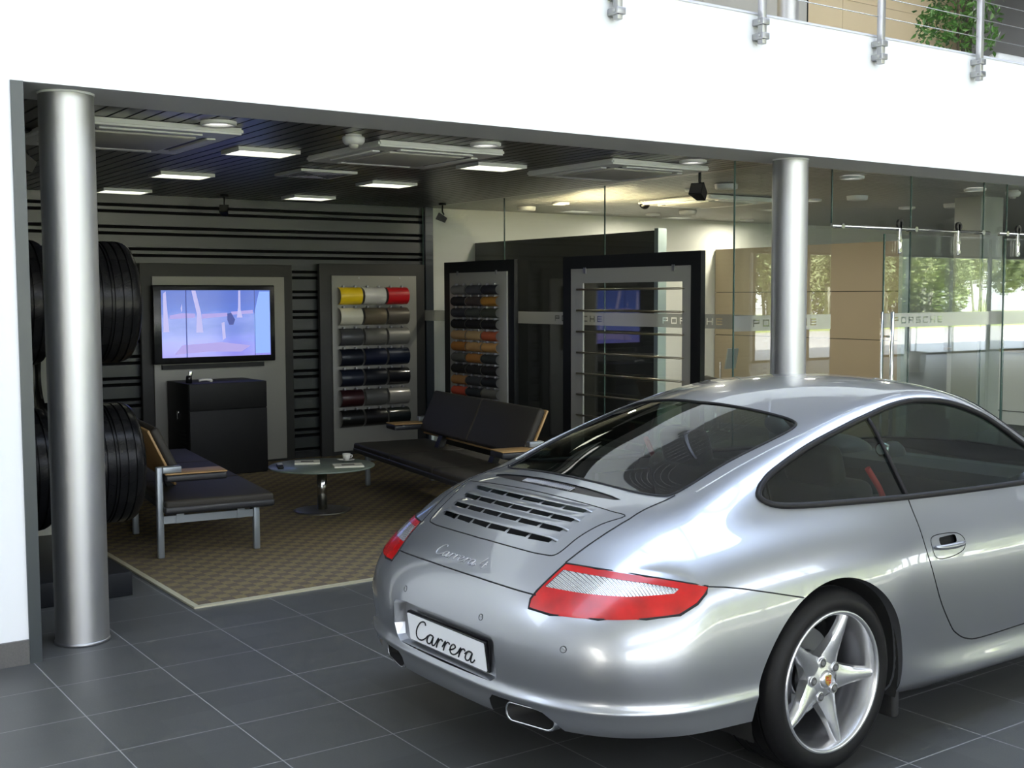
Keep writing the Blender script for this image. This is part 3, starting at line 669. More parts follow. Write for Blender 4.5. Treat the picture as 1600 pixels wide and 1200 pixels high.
    for f in bm.faces:
        c = f.calc_center_median(); s = p2(c, 'side'); r = p2(c, 'rear'); t = p2(c, 'top'); d = p2(c, 'diag')
        if c.y > .45 and in_poly(s, dlo): put('side_window', f)
        elif c.z > .6 and in_poly(t, rw): put('rear_window', f)
        elif c.z > .6 and in_poly(t, ws): put('windscreen', f)
        elif c.y > .45 and c.z < .8 and (in_poly(s, a1) or in_poly(s, a2)): pass
        elif c.x < -.6 and c.z < .5 and in_poly(r, notch): pass
        elif c.x < -.8 and in_poly(r, rc): pass
        elif c.x < -.4 and .55 < c.z < .9 and in_poly(d, light): put('clear' if in_poly(d, lc) else 'tail_light', f)
        elif c.z > .6 and in_poly(t, bk): put('brake_light', f)
        elif c.z > .6 and any(in_poly(t, q) for q in slots): pass
        elif c.z > .6 and in_poly(t, ld): put('engine_lid', f)
        elif c.z > .6 and in_poly(t, sh): put('spoiler', f)
        elif c.y > .6 and in_poly(s, hrec): put('hrec', f)
        elif c.y > .6 and in_poly(s, door): put('door', f)
        elif c.x < -.12 and c.z < (.712 if (c.x < -.60 or c.y < .8) else interp([(-.60, .765), (-.544, .752), (-.416, .732), (-.145, .667)], c.x)): put('rear_bumper', f)
        elif c.x > 2 and c.z > .5 and in_poly(t, hood): put('bonnet', f)
        else: put('body_shell', f)
    def emit(key, name, m, side='B', off=0., parent=root, flat=False):
        vs = []; ns = []; fs = []; idx = {}
        def vi(v, sg):
            k = (v.index, 1 if abs(v.co.y) < 1e-5 else sg)
            if k not in idx:
                n = v[L].normalized(); co = v.co - n * off
                if abs(v.co.y) < 1e-5: n.y = 0; n.normalize()
                idx[k] = len(vs); vs.append((co.x, co.y * sg, co.z)); ns.append((n.x, n.y * sg, n.z))
            return idx[k]
        for sg in ((1, -1) if side == 'B' else (1,) if side == 'L' else (-1,)):
            for f in R[key]:
                q = [vi(v, sg) for v in f.verts]; fs.append(q if sg > 0 else q[::-1])
        q = bpy.data.meshes.new(name); q.from_pydata(vs, [], fs); q.polygons.foreach_set('use_smooth', [True] * len(fs))
        q.normals_split_custom_set_from_vertices(ns); q.materials.append(m)
        o = bpy.data.objects.new(name, q); C.objects.link(o); o.parent = parent; return o
    bm.verts.index_update()
    shell = emit('body_shell', 'body_shell', PAINT); bump_o = emit('rear_bumper', 'rear_bumper', PAINT); emit('bonnet', 'bonnet', PAINT)
    lid_o = emit('engine_lid', 'engine_lid', PAINT); sp_o = emit('spoiler', 'spoiler', PAINT)
    rwo = emit('rear_window', 'rear_window', CAR_GLASS, off=.003); wso = emit('windscreen', 'windscreen', CAR_GLASS, off=.003)
    bl = emit('brake_light', 'brake_light', mat('brake_lamp_dark', (.012, .010, .010), .35, spec=.3), off=.004); bl['label'] = 'dark slim third brake light'
    def M3(p, s): return Vector((p[0], p[1] * s, p[2]))
    def seam(P, side, r=.0028, name='panel_gap', m=BLACK_RUB, parent=root, closed=False, sink=.0012):
        for s in ((1, -1) if side == 'B' else (1,) if side == 'L' else (-1,)): MB().tube([M3(p, s) for p in P], r, 6, closed).build(name, m, parent)
    # LED cells in the brake light
    mb = MB()
    for k in range(26):
        y = -.145 + .29 * k / 25
        P = surf([(-.529 - .006 * (1 - (y / .3) ** 2), abs(y)), (-.553 - .008 * (1 - (y / .3) ** 2), abs(y))], 'top', -.001)
        mb.tube([Vector((p.x, y, p.z)) for p in P], .0035, 6)
    mb.build('led_cells', mat('grey_led', (.25, .25, .26), .3, .5), bl)
    for s, sd in ((-1, 'R'), (1, 'L')):
        w = emit('side_window', 'side_window', CAR_GLASS, sd, .004)
        mb = MB(); mb.tube([M3(p, s) for p in surf(dlo, 'side', .001)], .0125, 8, True); mb.build('window_seal', BLACK_RUB, w)
        mb = MB(); mb.tube([M3(p, s) for p in surf([(.632 - .034 * t, .914 + .30 * t) for t in [k / 12 for k in range(13)]], 'side', .0)], .009, 6); mb.build('window_divider', BLACK_RUB, w)
        d = emit('door', 'door', PAINT, sd)
        dp = surf(door[:-3], 'side', -.001); mb = MB(); mb.tube([M3(p, s) for p in dp], .0032, 6); mb.build('door_gap', BLACK_RUB, d)
        R['hr'] = R['hrec']; emit('hr', 'handle_recess', BLACK_GLOSS, sd, .012, d)
        oval = rot_round([(.655, .735), (.672, .764), (.75, .768), (.85, .758), (.888, .728), (.862, .692), (.76, .678), (.672, .688)], 4)
        mb = MB(); mb.tube([M3(p, s) for p in surf(oval, 'side', -.001)], .0024, 6, True); mb.build('handle_outline', BLACK_RUB, d)
        # grip: a bowed bar over the dish
        mb = MB(); gp = surf([(.665, .728), (.70, .722), (.75, .718), (.80, .716), (.85, .716), (.872, .722)], 'side', .010)
        mb.tube([M3(p, s) for p in gp], [.004, .009, .012, .012, .010, .005], 10); mb.build('door_handle', PAINT, d)
        tl = emit('tail_light', 'tail_light', RED_LENS, sd, -.001); tl['label'] = 'red tail light lens'
        cll = emit('clear', 'clear_lens', LAMP, sd, .0, tl); cll['label'] = 'clear ribbed lamp window'
        mb = MB(); mb.tube([M3(p, s) for p in surf(light, 'diag', .0)], .0045, 6, True); mb.build('lamp_seal', BLACK_RUB, tl)
        # wheel arch lips
        for (cx, cz, r, nm) in ((.033, .303, .404, 'rear'), (2.37, .30, .385, 'front')):
            ang = [radians(a) for a in range(-14, 195, 4)]; P = surf([(cx + r * cos(a), cz + r * sin(a)) for a in ang], 'side', 0)
            mb = MB(); vs = []
            for p in P: vs += [M3(p, s), M3((p[0], p[1] - .012, p[2]), s), M3((cx + (p[0] - cx) * .985, p[1] - .035, cz + (p[2] - cz) * .985), s)]
            mb.add(vs, [(3 * i + k, 3 * i + 3 + k, 3 * i + 4 + k, 3 * i + 1 + k) for i in range(len(P) - 1) for k in (0, 1)], True); mb.build('arch_lip', PAINT, root)
            mb = MB(); vs = []; n = 40
            for i in range(n + 1):
                a = radians(-16 + 212 * i / n); vs += [(cx + (r - .004) * cos(a), s * .88, cz + (r - .004) * sin(a)), (cx + (r - .004) * cos(a), s * .50, cz + (r - .004) * sin(a))]
            mb.add(vs, [(2 * i, 2 * i + 2, 2 * i + 3, 2 * i + 1) for i in range(n)], True)
            mb.add([vs[2 * i + 1] for i in range(n + 1)], [tuple(range(n + 1))]); mb.build('arch_liner', mat('black_liner', (.008, .008, .008), .8), root)
        # exhaust tip in its cut-out
        mb = MB(); prof = rrect(-.108, .108, -.035, .035, .033, 5); inn = [(a * .93, b * .80) for a, b in prof]; n = len(prof); cy = .44; vs = []
        for ring, xx in ((prof, -.78), (prof, -.985), ([(a * .97, b * .91) for a, b in prof], -.992), (inn, -.988)): vs += [(xx + .30 * max(0, a + .05), s * (cy + a), .292 + b) for a, b in ring]
        mb.add(vs, [(k * n + i, k * n + (i + 1) % n, (k + 1) * n + (i + 1) % n, (k + 1) * n + i) for k in range(3) for i in range(n)], True)
        ex = mb.build('exhaust_tip', CHROME, root); mb = MB(); bv = [(v[0], v[1], v[2]) for v in vs[-n:]]; bk_ = [(v[0] + .14, v[1], v[2]) for v in bv]; mb.add(bv + bk_, [(i, (i + 1) % n, n + (i + 1) % n, n + i) for i in range(n)], True); mb.add(bk_, [tuple(range(n))]); mb.build('exhaust_bore', mat('soot', (.02, .02, .02), .7), ex)
        mb = MB(); mb.box(-.80, -.60, s * .29 if s > 0 else -.60, .60 if s > 0 else -.29, .29, .42); mb.build('silencer_bay', DARK_INT, root)
        # notch rim
        # sensors
        for (y, z) in ((.615, .562), (.25, .600)):
            p = surf([(y, z)], 'rear', -.001)[0]; mb = MB(); mb.lathe([(.0, -.001), (.008, -.0015), (.0095, .0005), (.0105, -.001)], 20, 'x'); o = mb.build('parking_sensor', PAINT, root)
            ring = surf([(y + .0105 * cos(2 * pi * k / 16), z + .0105 * sin(2 * pi * k / 16)) for k in range(16)], 'rear', 0)
            o.location = M3(p, s); o.rotation_euler = (0, 0, (-1 if s < 0 else 1) * -radians(18 if y > .4 else 4))
            mb = MB(); mb.tube([M3(q, s) - o.location for q in ring], .0012, 5, True); g = mb.build('sensor_ring', BLACK_RUB, o); g.rotation_euler = (0, 0, -o.rotation_euler[2])
        # door mirror
        mb = MB(); b = bmesh.new(); bmesh.ops.create_uvsphere(b, u_segments=24, v_segments=16, radius=1)
        for v in b.verts: v.co = Vector((1.77 + (v.co.x * (.085 if v.co.x > 0 else .03)), s * (.885 + v.co.y * .105), .985 + v.co.z * .062))
        b.verts.index_update(); mb.add([v.co.copy() for v in b.verts], [tuple(v.index for v in f.verts) for f in b.faces], True); b.free()
        mr = mb.build('door_mirror', PAINT, root); mb = MB(); mb.tube([(1.78, s * .75, .905), (1.77, s * .80, .935), (1.775, s * .84, .96)], .022, 8); mb.build('mirror_stalk', BLACK_GLOSS, mr)
        # sill strip and flap ahead of the rear wheel
        mb = MB(); mb.rbox(.435, .475, min(s * .86, s * .74), max(s * .86, s * .74), .10, .25, .012); mb.build('stone_flap', mat('black_liner', (.008,) * 3, .8), root)
    # body seams
    both = lambda P: [M3(p, 1) for p in P[::-1]] + [M3(p, -1) for p in P]
    seam(both(surf(lid, 'top', -.001))[:], 'L', .0030, 'lid_gap', parent=lid_o, closed=False)
    fs_ = surf([(-.36, .500), (-.389, .503), (-.48, .507), (-.587, .512), (-.65, .503), (-.709, .491), (-.781, .472), (-.828, .460)], 'top', 0, True); seam(fs_, 'B', .0030)
    seam(both(surf([(0.0, .712), (.155, .712), (.29, .709), (.447, .703)], 'rear', .0002, True)), 'L', .0030, 'bumper_gap', parent=bump_o)
    seam(surf([(-.544, .752), (-.48, .744), (-.416, .732), (-.28, .70), (-.150, .668)], 'side', 0, True), 'B', .0026, 'bumper_side_gap', parent=bump_o)
    rb = both(surf(rwin, 'top', -.001)); mb = MB(); mb.tube(rb, .006, 6, True); mb.build('rear_window_seal', BLACK_RUB, rwo)
    mb = MB(); mb.tube(both(surf(wsh, 'top', -.001)), .006, 6, True); mb.build('windscreen_seal', BLACK_RUB, wso)
    # roof drip channels
    rg = surf([(-.30, .545), (-.10, .548), (.1, .55), (.3, .555), (.55, .545), (.85, .535), (1.15, .535), (1.40, .56)], 'top', .0005)
    seam(rg, 'B', .0035, 'roof_moulding', PAINT)
    # louvre blades over the slots, and the dark tray below
    for xe in (-.633, -.689, -.740, -.789):
        mb = MB(); hw = .362; N = 28; cx = lambda y: xe - .028 * (1 - (y / .35) ** 2); rows = []
        for k in range(N + 1):
            y = -hw + 2 * hw * k / N; t = min(1, (hw - abs(y)) / .03); x = cx(y)
            q = surf([(x + .036, abs(y)), (x + .020, abs(y)), (x + .006, abs(y)), (x - .005, abs(y)), (x + .004, abs(y))], 'top', 0)
            hh = [-.0008, .004 * t, .0085 * t, .0105 * t, .003 * t]
            rows.append([Vector((p.x, y, p.z + h)) for p, h in zip(q, hh)])
        vs = [p for r in rows for p in r]; mb.add(vs, [(5 * i + k, 5 * i + k + 1, 5 * i + 6 + k, 5 * i + 5 + k) for i in range(N) for k in range(4)], True)
        mb.build('louvre_blade', PAINT, lid_o)
    mb = MB(); N = 12; vs = []
    for k in range(N + 1):
        y = -.36 + .72 * k / N
        for x in (-.60, -.70, -.84): p = surf([(x, abs(y))], 'top', 0)[0]; vs.append((p.x, y, p.z - .045))
    mb.add(vs, [(3 * i + k, 3 * i + k + 1, 3 * i + 4 + k, 3 * i + 3 + k) for i in range(N) for k in (0, 1)]); mb.build('air_intake_tray', mat('black_liner', (.008,) * 3, .8), lid_o)
    # slot dividers
    # number plate recess, plate and its lettering
    op = recess[1:-1]; ol = [(-a, b) for a, b in op[::-1]] + op; so = surf([(abs(a), b) for a, b in ol], 'rear', 0); vs = []
    for (a, b), p in zip(ol, so): vs += [(p.x, -a, b), (-.987 - (.56 - b) * .06, -a * .955, .465 + (b - .465) * .93)]
    n = len(ol); mb = MB(); mb.add(vs, [(2 * i, 2 * i + 1, (2 * i + 3) % (2 * n), (2 * i + 2) % (2 * n)) for i in range(n)]); mb.add([vs[2 * i + 1] for i in range(n)], [tuple(range(n))])
    mb.build('plate_recess', PAINT, bump_o)
    T = Matrix.Translation((-1.012, 0, .456)) @ Matrix.Rotation(radians(-8), 4, 'Y')
    # plate frame: x = -thickness direction, y across
    mb = MB(); mb.rbox(-.004, .016, -.260, .260, -.058, .058, .005, M=T); pl = mb.build('number_plate', BLACK_GLOSS, root); pl['label'] = 'white number plate in black frame reading Carrera'
    mb = MB(); mb.prism(rrect(-.254, .254, -.052, .052, .006), -.0065, -.003, 'yz'); o = mb.build('plate_face', mat('white_plate', (.93, .93, .93), .3), pl); o.matrix_local = T
    S, w = word_strokes('Carrera'); sc_ = .395 / w; mb = MB()
    for st in S: mb.tube([(-.0072, -(-.215 + (px + .22 * py) * sc_), (py - .50) * .082) for px, py in [tuple(p[:2]) for p in spline([(a, b, 0) for a, b in st], 5)]], .0031, 6)
    o = mb.build('plate_lettering', BLACK_GLOSS, pl); o.matrix_local = T
    mb = MB(); mb.add([Vector((0, 0, 0))], [])
    S, w = word_strokes('Carrera 4'); mb = MB(); sc_ = .33 / w
    for st in S:
        P = []
        for q in spline([(a, b, 0) for a, b in st], 4):
            y = -.172 + q.x * sc_; z = .738 + q.y * .034 - .0; p = surf([(abs(y), z)], 'rear', .0015)[0]; P.append((p.x, -y, p.z))
        mb.tube(P, .0019, 5)
    mb.build('model_script', mat('badge_silver', (.50, .50, .52), .3, 1.), root)
    # washer jet / number lamp bar, underside
    mb = MB(); mb.box(.45, 1.95, -.74, .74, .17, .26); mb.box(-.38, 3.0, -.56, .56, .20, .26); mb.box(-.95, -.3, -.28, .28, .30, .40); mb.build('underbody', DARK_INT, root)
    # ---- cabin
    mb = MB(); mb.box(-.35, 2.0, -.70, .70, .22, .30); mb.rbox(-.42, .30, -.60, .60, .30, .83, .06); mb.rbox(.15, .35, -.55, .55, .5, .80, .05)
    mb.box(.3, 1.95, .70, .73, .30, .86); mb.box(.3, 1.95, -.73, -.70, .30, .86); mb.build('cabin_tub', DARK_INT, root)
    mb = MB(); pr = [(1.42, .55), (1.40, .86), (1.44, .905), (1.60, .925), (1.85, .90), (2.05, .86), (2.05, .55)]; mb.prism([(a, b) for a, b in pr], -.70, .70, 'xz'); ds = mb.build('dashboard', mat('dash_leather', (.035, .037, .04), .5, bump=(200, .2)), root)
    mb = MB(); b = bmesh.new(); bmesh.ops.create_uvsphere(b, u_segments=20, v_segments=12, radius=1)
    for v in b.verts: v.co = Vector((1.60 + v.co.x * .17, .37 + v.co.y * .20, .915 + v.co.z * .075))
    b.verts.index_update(); mb.add([v.co.copy() for v in b.verts], [tuple(v.index for v in f.verts) for f in b.faces], True)
    for v in b.verts: v.co = Vector((v.co.x, v.co.y - .37, v.co.z - .015)); v.co = Vector((1.58 + (v.co.x - 1.6) * .4, v.co.y * .32, v.co.z + .015))
    mb.add([v.co.copy() for v in b.verts], [tuple(v.index for v in f.verts) for f in b.faces], True); b.free(); mb.build('instrument_cowl', mat('dash_leather'), ds)
    mb = MB(); mb.cyl((1.49, 0, .955), .033, .03, 28, 'x'); ck = mb.build('dash_clock', CHROME, ds); mb = MB(); mb.cyl((1.486, 0, .955), .026, .004, 24, 'x'); mb.build('clock_face', mat('clock_white', (.7, .7, .68), .4), ck)
    mb = MB(); mb.lathe([(.180 + .014 * cos(a), .014 * sin(a)) for a in [2 * pi * k / 8 for k in range(8)]], 40, 'z', closed=True)
    mb.cyl((0, 0, -.03), .05, .04, 20)
    for a in (0, 120, 240): mb.box(.0, .175, -.018, .018, -.012, .004, Matrix.Rotation(radians(a + 30), 4, 'Z'))
    o = mb.build('steering_wheel', LEATHER, root); o.matrix_local = Matrix.Translation((1.28, .37, .80)) @ Matrix.Rotation(radians(-68), 4, 'Y')
    for s in (-1, 1):
        mb = MB(); T = Matrix.Translation((.72, s * .37, .42)) @ Matrix.Rotation(radians(-16), 4, 'Y')
        mb.rbox(-.06, .06, -.25, .25, .0, .56, .05, 4, T); mb.rbox(-.03, .10, -.27, -.19, .05, .48, .035, 4, T); mb.rbox(-.03, .10, .19, .27, .05, .48, .035, 4, T)
        mb.rbox(-.055, .045, -.14, .14, .52, .70, .045, 4, T); st = mb.build('seat', LEATHER, root)
        mb = MB(); mb.rbox(.72, 1.22, s * .37 - .26, s * .37 + .26, .32, .46, .05, 4); mb.build('seat_cushion', LEATHER, st)
        mb = MB(); mb.tube([(.545, s * .64, 1.02), (.60, s * .655, .94), (.68, s * .665, .80), (.74, s * .67, .66)], .013, 6); mb.build('seat_belt', mat('red_belt', (.45, .012, .012), .6), st)
    mb = MB(); b = bmesh.new(); bmesh.ops.create_uvsphere(b, u_segments=20, v_segments=12, radius=1)
    for v in b.verts: v.co = Vector((1.34 + v.co.x * .012, v.co.y * .115, 1.165 + v.co.z * .036))
    b.verts.index_update(); mb.add([v.co.copy() for v in b.verts], [tuple(v.index for v in f.verts) for f in b.faces], True); b.free()
    mb.tube([(1.345, 0, 1.19), (1.40, 0, 1.25)], .010, 6); im = mb.build('cabin_mirror', BLACK_GLOSS, root)
    mb = MB(); vs = [(1.327, .10 * cos(a), 1.165 + .028 * sin(a)) for a in [2 * pi * k / 24 for k in range(24)]]; mb.add(vs, [tuple(range(24))]); mb.build('mirror_glass', mat('mirror', (.9, .9, .9), .02, 1.), im)
    # ---- wheels
    def wheel(x, y, s, tw, R_, rr, rot):
        w = bpy.data.objects.new('wheel', None); C.objects.link(w); w.parent = root; w.location = (x, s * y, R_)
        w.rotation_euler = (0, 0, 0 if s < 0 else pi)     # outward is local -y
        h = tw / 2; mb = MB()
        tr = [(rr - .012, -h + .03), (rr - .004, -h + .012), (rr + .010, -h + .002), (rr + .035, -h - .006), (R_ - .032, -h + .002), (R_ - .012, -h + .014), (R_ - .003, -h + .034)]
        g = [-.30, -.10, .10, .30]; prof = list(tr)
        for gx in g:
            cx_ = gx * tw; prof += [(R_, cx_ - .0055), (R_ - .008, cx_ - .004), (R_ - .008, cx_ + .004), (R_, cx_ + .0055)]
        prof += [(a, -b) for a, b in tr[::-1]]
        mb.lathe([(a, b) for a, b in prof], 96, 'y'); ty = sharpen(mb.build('tyre', TREAD, w), 50)
        mb = MB()
        mb.lathe([(rr - .014, -h + .028), (rr + .003, -h + .016), (rr + .006, -h + .006), (rr + .001, -h + .000), (rr - .007, -h + .003), (rr - .012, -h + .012), (rr - .016, -h + .030), (rr - .024, -h + .052), (rr - .030, -h + .10), (rr - .034, h - .06), (rr - .02, h - .03), (rr - .004, h - .02)], 72, 'y')
        rim = mb.build('rim', ALLOY, w)
        # spokes and hub in one casting
        mb = MB(); yo = -h + .034
        for k in range(5):
            a = radians(rot + 72 * k); u = Vector((cos(a), 0, sin(a))); t = Vector((-sin(a), 0, cos(a)))
            prof = [(.060, .050, .012, .036), (.085, .043, .010, .036), (.108, .036, .006, .034), (.135, .030, .001, .030), (.165, .0255, -.004, .025), (.20, .0215, -.008, .022), (.228, .0185, -.010, .022), (rr - .006, .017, -.012, .026)]
            vs = []
            for r_, hw, dy, th in prof:
                c0 = u * r_
                for q, dd in ((-1, th), (-1, .004), (-.55, -.003), (0, -.006), (.55, -.003), (1, .004), (1, th)): vs.append(c0 + t * (hw * q * (1.18 if dd == th else 1)) + Vector((0, yo + dy + dd, 0)))
            mb.add(vs, [(7 * i + j, 7 * i + j + 1, 7 * i + 8 + j, 7 * i + 7 + j) for i in range(len(prof) - 1) for j in range(6)], True)
        mb.lathe([(.0, yo + .006), (.036, yo + .006), (.040, yo + .008), (.076, yo + .008), (.086, yo + .013), (.090, yo + .03), (.090, yo + .07), (0, yo + .07)], 48, 'y')
        sp = sharpen(mb.build('spokes', ALLOY, w), 48)
        mb = MB()
        for k in range(5):
            a = radians(rot + 36 + 72 * k); cc = Vector((.064 * cos(a), yo + .001, .064 * sin(a)))
            mb = MB(); mb.lathe([(.0, .0045), (.0150, .0045), (.0165, .003), (.0185, .0045), (.0195, .008)], 22, 'y', cc); mb.build('bolt_socket', ALLOY, w)
            mb = MB(); mb.lathe([(.0085, .0030), (.0150, .0030), (.0150, .0046)], 22, 'y', cc); mb.build('socket_shadow', mat('socket_recess', (.06, .06, .06), .6), w)
        mb = MB()
        for k in range(5):
            a = radians(rot + 36 + 72 * k); MB().cyl((.064 * cos(a), yo + .0015, .064 * sin(a)), .0085, .004, 6, 'y').build('wheel_bolt', ALLOY_DARK, w)
        mb = MB(); mb.lathe([(0, yo - .006), (.026, yo - .005), (.032, yo), (.034, yo + .008)], 32, 'y'); cap = mb.build('hub_cap', ALLOY, w)
        shield = [(-.0145, .017), (-.008, .019), (0, .0175), (.008, .019), (.0145, .017), (.0145, .0), (.011, -.010), (.0, -.020), (-.011, -.010), (-.0145, .0)]
        mb = MB(); mb.prism(shield, yo - .0085, yo - .004, 'xz'); mb.build('crest', mat('crest_gold', (.62, .40, .10), .35, .7), cap)
        mb = MB()
        for x0, z0 in ((-.0125, .001), (.0015, .001)):
            for q in range(2): mb.box(x0 + .0075 * q * 0 + (0 if x0 < 0 else 0), x0 + .011, yo - .0092, yo - .0085, z0 + .008 * q - (.012 if x0 > 0 else 0), z0 + .004 + .008 * q - (.012 if x0 > 0 else 0))
        mb.build('crest_bars', mat('crest_red', (.45, .02, .02), .4), cap)
        mb = MB(); mb.cyl((0, .01, 0), .165, .03, 48, 'y'); mb.cyl((0, -.02, 0), .085, .05, 32, 'y'); br = mb.build('brake_disc', mat('brake_steel', (.25, .25, .26), .35, 1.), w)
        mb = MB(); mb.rbox(-.175, -.10, -.045, .06, -.09, .09, .02); mb.build('brake_caliper', mat('caliper', (.05, .05, .055), .4), br)
        mb = MB(); mb.cyl((rr - .02, 0, 0), .003, .001, 6); return w
    wheel(.033, .762, -1, .285, .333, .251, 68); wheel(.033, .762, 1, .285, .333, .251, 20); wheel(2.38, .752, -1, .235, .328, .251, 40); wheel(2.38, .752, 1, .235, .328, .251, 10)
    bm.free(); return root
make_car()
# ------------------------------------------------------------------ ceiling equipment
LIT = mat('lit_diffuser', (.9, .9, .8), .5, emit=(1, 1, .80), es=3.1)
FIT = mat('white_fitting', (.78, .78, .76), .4)
def lamp_panel(x, y, label):
    t = thing('ceiling_light', label, 'ceiling light', (x, y, 2.66), 0, 'square recessed ceiling lights'); MB().box(-.20, .20, -.135, .135, .010, .016).build('diffuser', LIT, t)
    mb = MB(); mb.box(-.22, .22, -.155, -.135, .0, .025); mb.box(-.22, .22, .135, .155, .0, .025); mb.box(-.22, -.20, -.135, .135, .0, .025); mb.box(.20, .22, -.135, .135, .0, .025); mb.build('frame', FIT, t)
for (x, y), l in zip([(3.39, 11.05), (3.35, 9.39), (3.27, 7.62), (5.14, 10.83), (5.10, 9.18), (5.08, 7.52)],
    ['lit ceiling panel farthest back in the left row', 'lit ceiling panel in the middle of the left row', 'lit ceiling panel nearest the front in the left row', 'lit ceiling panel farthest back in the right row', 'lit ceiling panel in the middle of the right row', 'lit ceiling panel nearest the front in the right row']): lamp_panel(x, y, l)
def cassette(x, y, label, w=.96, d=1.06):
    t = thing('air_conditioner', label, 'air conditioner', (x, y, 2.642), 0, 'ceiling air conditioning cassettes'); w /= 2; d /= 2
    mb = MB(); mb.prism([(-w, -d), (w, -d), (w, d), (-w, d)], .0, .04); bo = mb.build('housing', FIT, t)
    b = bmesh.new(); b.from_mesh(bo.data); bmesh.ops.bevel(b, geom=b.edges[:], offset=.012, segments=2, affect='EDGES'); b.to_mesh(bo.data); b.free()
    MB().rbox(-w * .60, w * .60, -d * .60, d * .60, -.012, .004, .006).build('intake_grille', mat('intake_grey', (.50, .49, .45), .5), t)
    for q in (-1, 1):
        MB().rbox(-w * .58, w * .58, q * d * .79 - .028, q * d * .79 + .028, -.010, .003, .006).build('air_flap', FIT, t); MB().rbox(q * w * .79 - .028, q * w * .79 + .028, -d * .58, d * .58, -.010, .003, .006).build('air_flap', FIT, t)
        MB().box(-w * .60, w * .60, q * d * .70 - .012, q * d * .70 + .012, -.001, .002).build('air_slot', FRAME_B, t)
        MB().box(q * w * .70 - .012, q * w * .70 + .012, -d * .60, d * .60, -.001, .002).build('air_slot', FRAME_B, t)
cassette(2.24, 7.22, 'ceiling air conditioner cassette beside the left steel column', 1.02, 1.16)
cassette(4.12, 7.17, 'ceiling air conditioner cassette beside the white smoke detector'); cassette(6.0, 7.15, 'ceiling air conditioner cassette above the hanging black speaker'); cassette(8.75, 8.98, 'ceiling air conditioner cassette inside the office')
t = thing('air_diffuser', 'flat square ceiling vent between the two rows of lights', 'vent', (4.18, 8.67, 2.66))
MB().box(-.24, .24, -.25, .25, .0, .02).build('plate', FIT, t)
for k in range(4):
    r = .05 + .045 * k; mb = MB(); mb.box(-r, r, -r, -r + .012, -.004, .001); mb.box(-r, r, r - .012, r, -.004, .001); mb.box(-r, -r + .012, -r, r, -.004, .001); mb.box(r - .012, r, -r, r, -.004, .001); mb.build('ring_slot', mat('vent_shadow', (.10, .10, .14), .5), t)
def downlight(x, y, label, grp, lit=True, r=.10, z=2.668, w=0):
    t = thing('downlight', label, 'ceiling light', (x, y, z), 0, grp)
    MB().lathe([(r * .78, .018), (r * .78, .004), (r * .9, -.006), (r, .0), (r * 1.01, .018)], 36).build('ring', FIT, t)
    mb = MB(); mb.lathe([(0, .012), (r * .5, .006), (r * .78, .018)], 30); mb.build('reflector', mat('lit_reflector', (.8, .8, .8), .4, emit=(1, .98, .92), es=2.6 if lit else 0) if lit else STEEL, t)
    if w:
        l = area('downlight_beam', (x, y, z - .02), (.12, .12), w, (1, .93, .78)); l.data.shape = 'DISK'
for (x, y), l in zip([(2.54, 6.50), (4.32, 6.46), (6.14, 6.45), (8.09, 6.59), (10.01, 6.72)],
    ['round downlight nearest the left steel column', 'round downlight above the cassette beside the smoke detector', 'round downlight above the hanging black speaker', 'round downlight just right of the right steel column', 'round downlight nearest the right edge of photo']): downlight(x, y, l, 'round downlights along the white beam')
for i, ((x, y), l) in enumerate(zip([(7.82, 8.19), (7.74, 10.14), (9.72, 10.9), (11.52, 11.08), (9.71, 8.41), (11.48, 8.57)],
    ['office downlight behind the black hanging speaker', 'office downlight above the dark grey partition', 'office downlight close to the back wall behind the dome camera', 'office downlight farthest to the back right corner', 'office downlight just right of the steel column top', 'office downlight above the sliding door rail'])): downlight(x, y, l, 'office downlights', True, .09, 2.672, 24)
for (x, y), l in zip([(7.70, 7.66), (7.75, 10.78), (9.70, 10.27), (9.71, 7.84), (11.44, 7.94)],
    ['flat round ceiling speaker behind the front glass joint', 'flat round ceiling speaker left of the office downlight at back wall', 'flat round ceiling speaker near the dome camera', 'flat round ceiling speaker above the doorway gap', 'flat round ceiling speaker above the sliding door']):
    t = thing('ceiling_speaker', l, 'speaker', (x, y, 2.64), 0, 'flat round ceiling speakers'); MB().lathe([(0, .0), (.085, .0), (.10, .008), (.105, .045)], 36).build('shell', FIT, t); MB().lathe([(.07, -.002), (.078, -.003), (.08, .001)], 36).build('ring', mat('intake_grey'), t)
def detector(x, y, label, m=FIT, z=2.685):
    t = thing('smoke_detector', label, 'detector', (x, y, z)); MB().lathe([(.0, -.012), (.062, -.012), (.070, -.02), (.066, -.045), (.052, -.06), (0, -.06)][::-1], 32).build('housing', m, t)
    MB().lathe([(0, -.085), (.022, -.083), (.030, -.070), (.030, -.058)], 24).build('sensor', mat('intake_grey'), t); MB().cyl((0, 0, -.014), .05, .014, 24).build('base', m, t)
detector(3.42, 6.56, 'white round smoke detector below the white beam'); detector(10.45, 6.61, 'small white smoke detector at the right edge of the ceiling')
t = thing('dome_camera', 'small dark dome camera on the office ceiling', 'camera', (8.33, 9.47, 2.69)); MB().lathe([(0, -.03), (.065, -.03), (.06, 0)], 28).build('mount', STEEL_D, t); MB().lathe([(.055, -.03), (.052, -.06), (.03, -.085), (0, -.092)], 28).build('dome', BLACK_GLOSS, t)
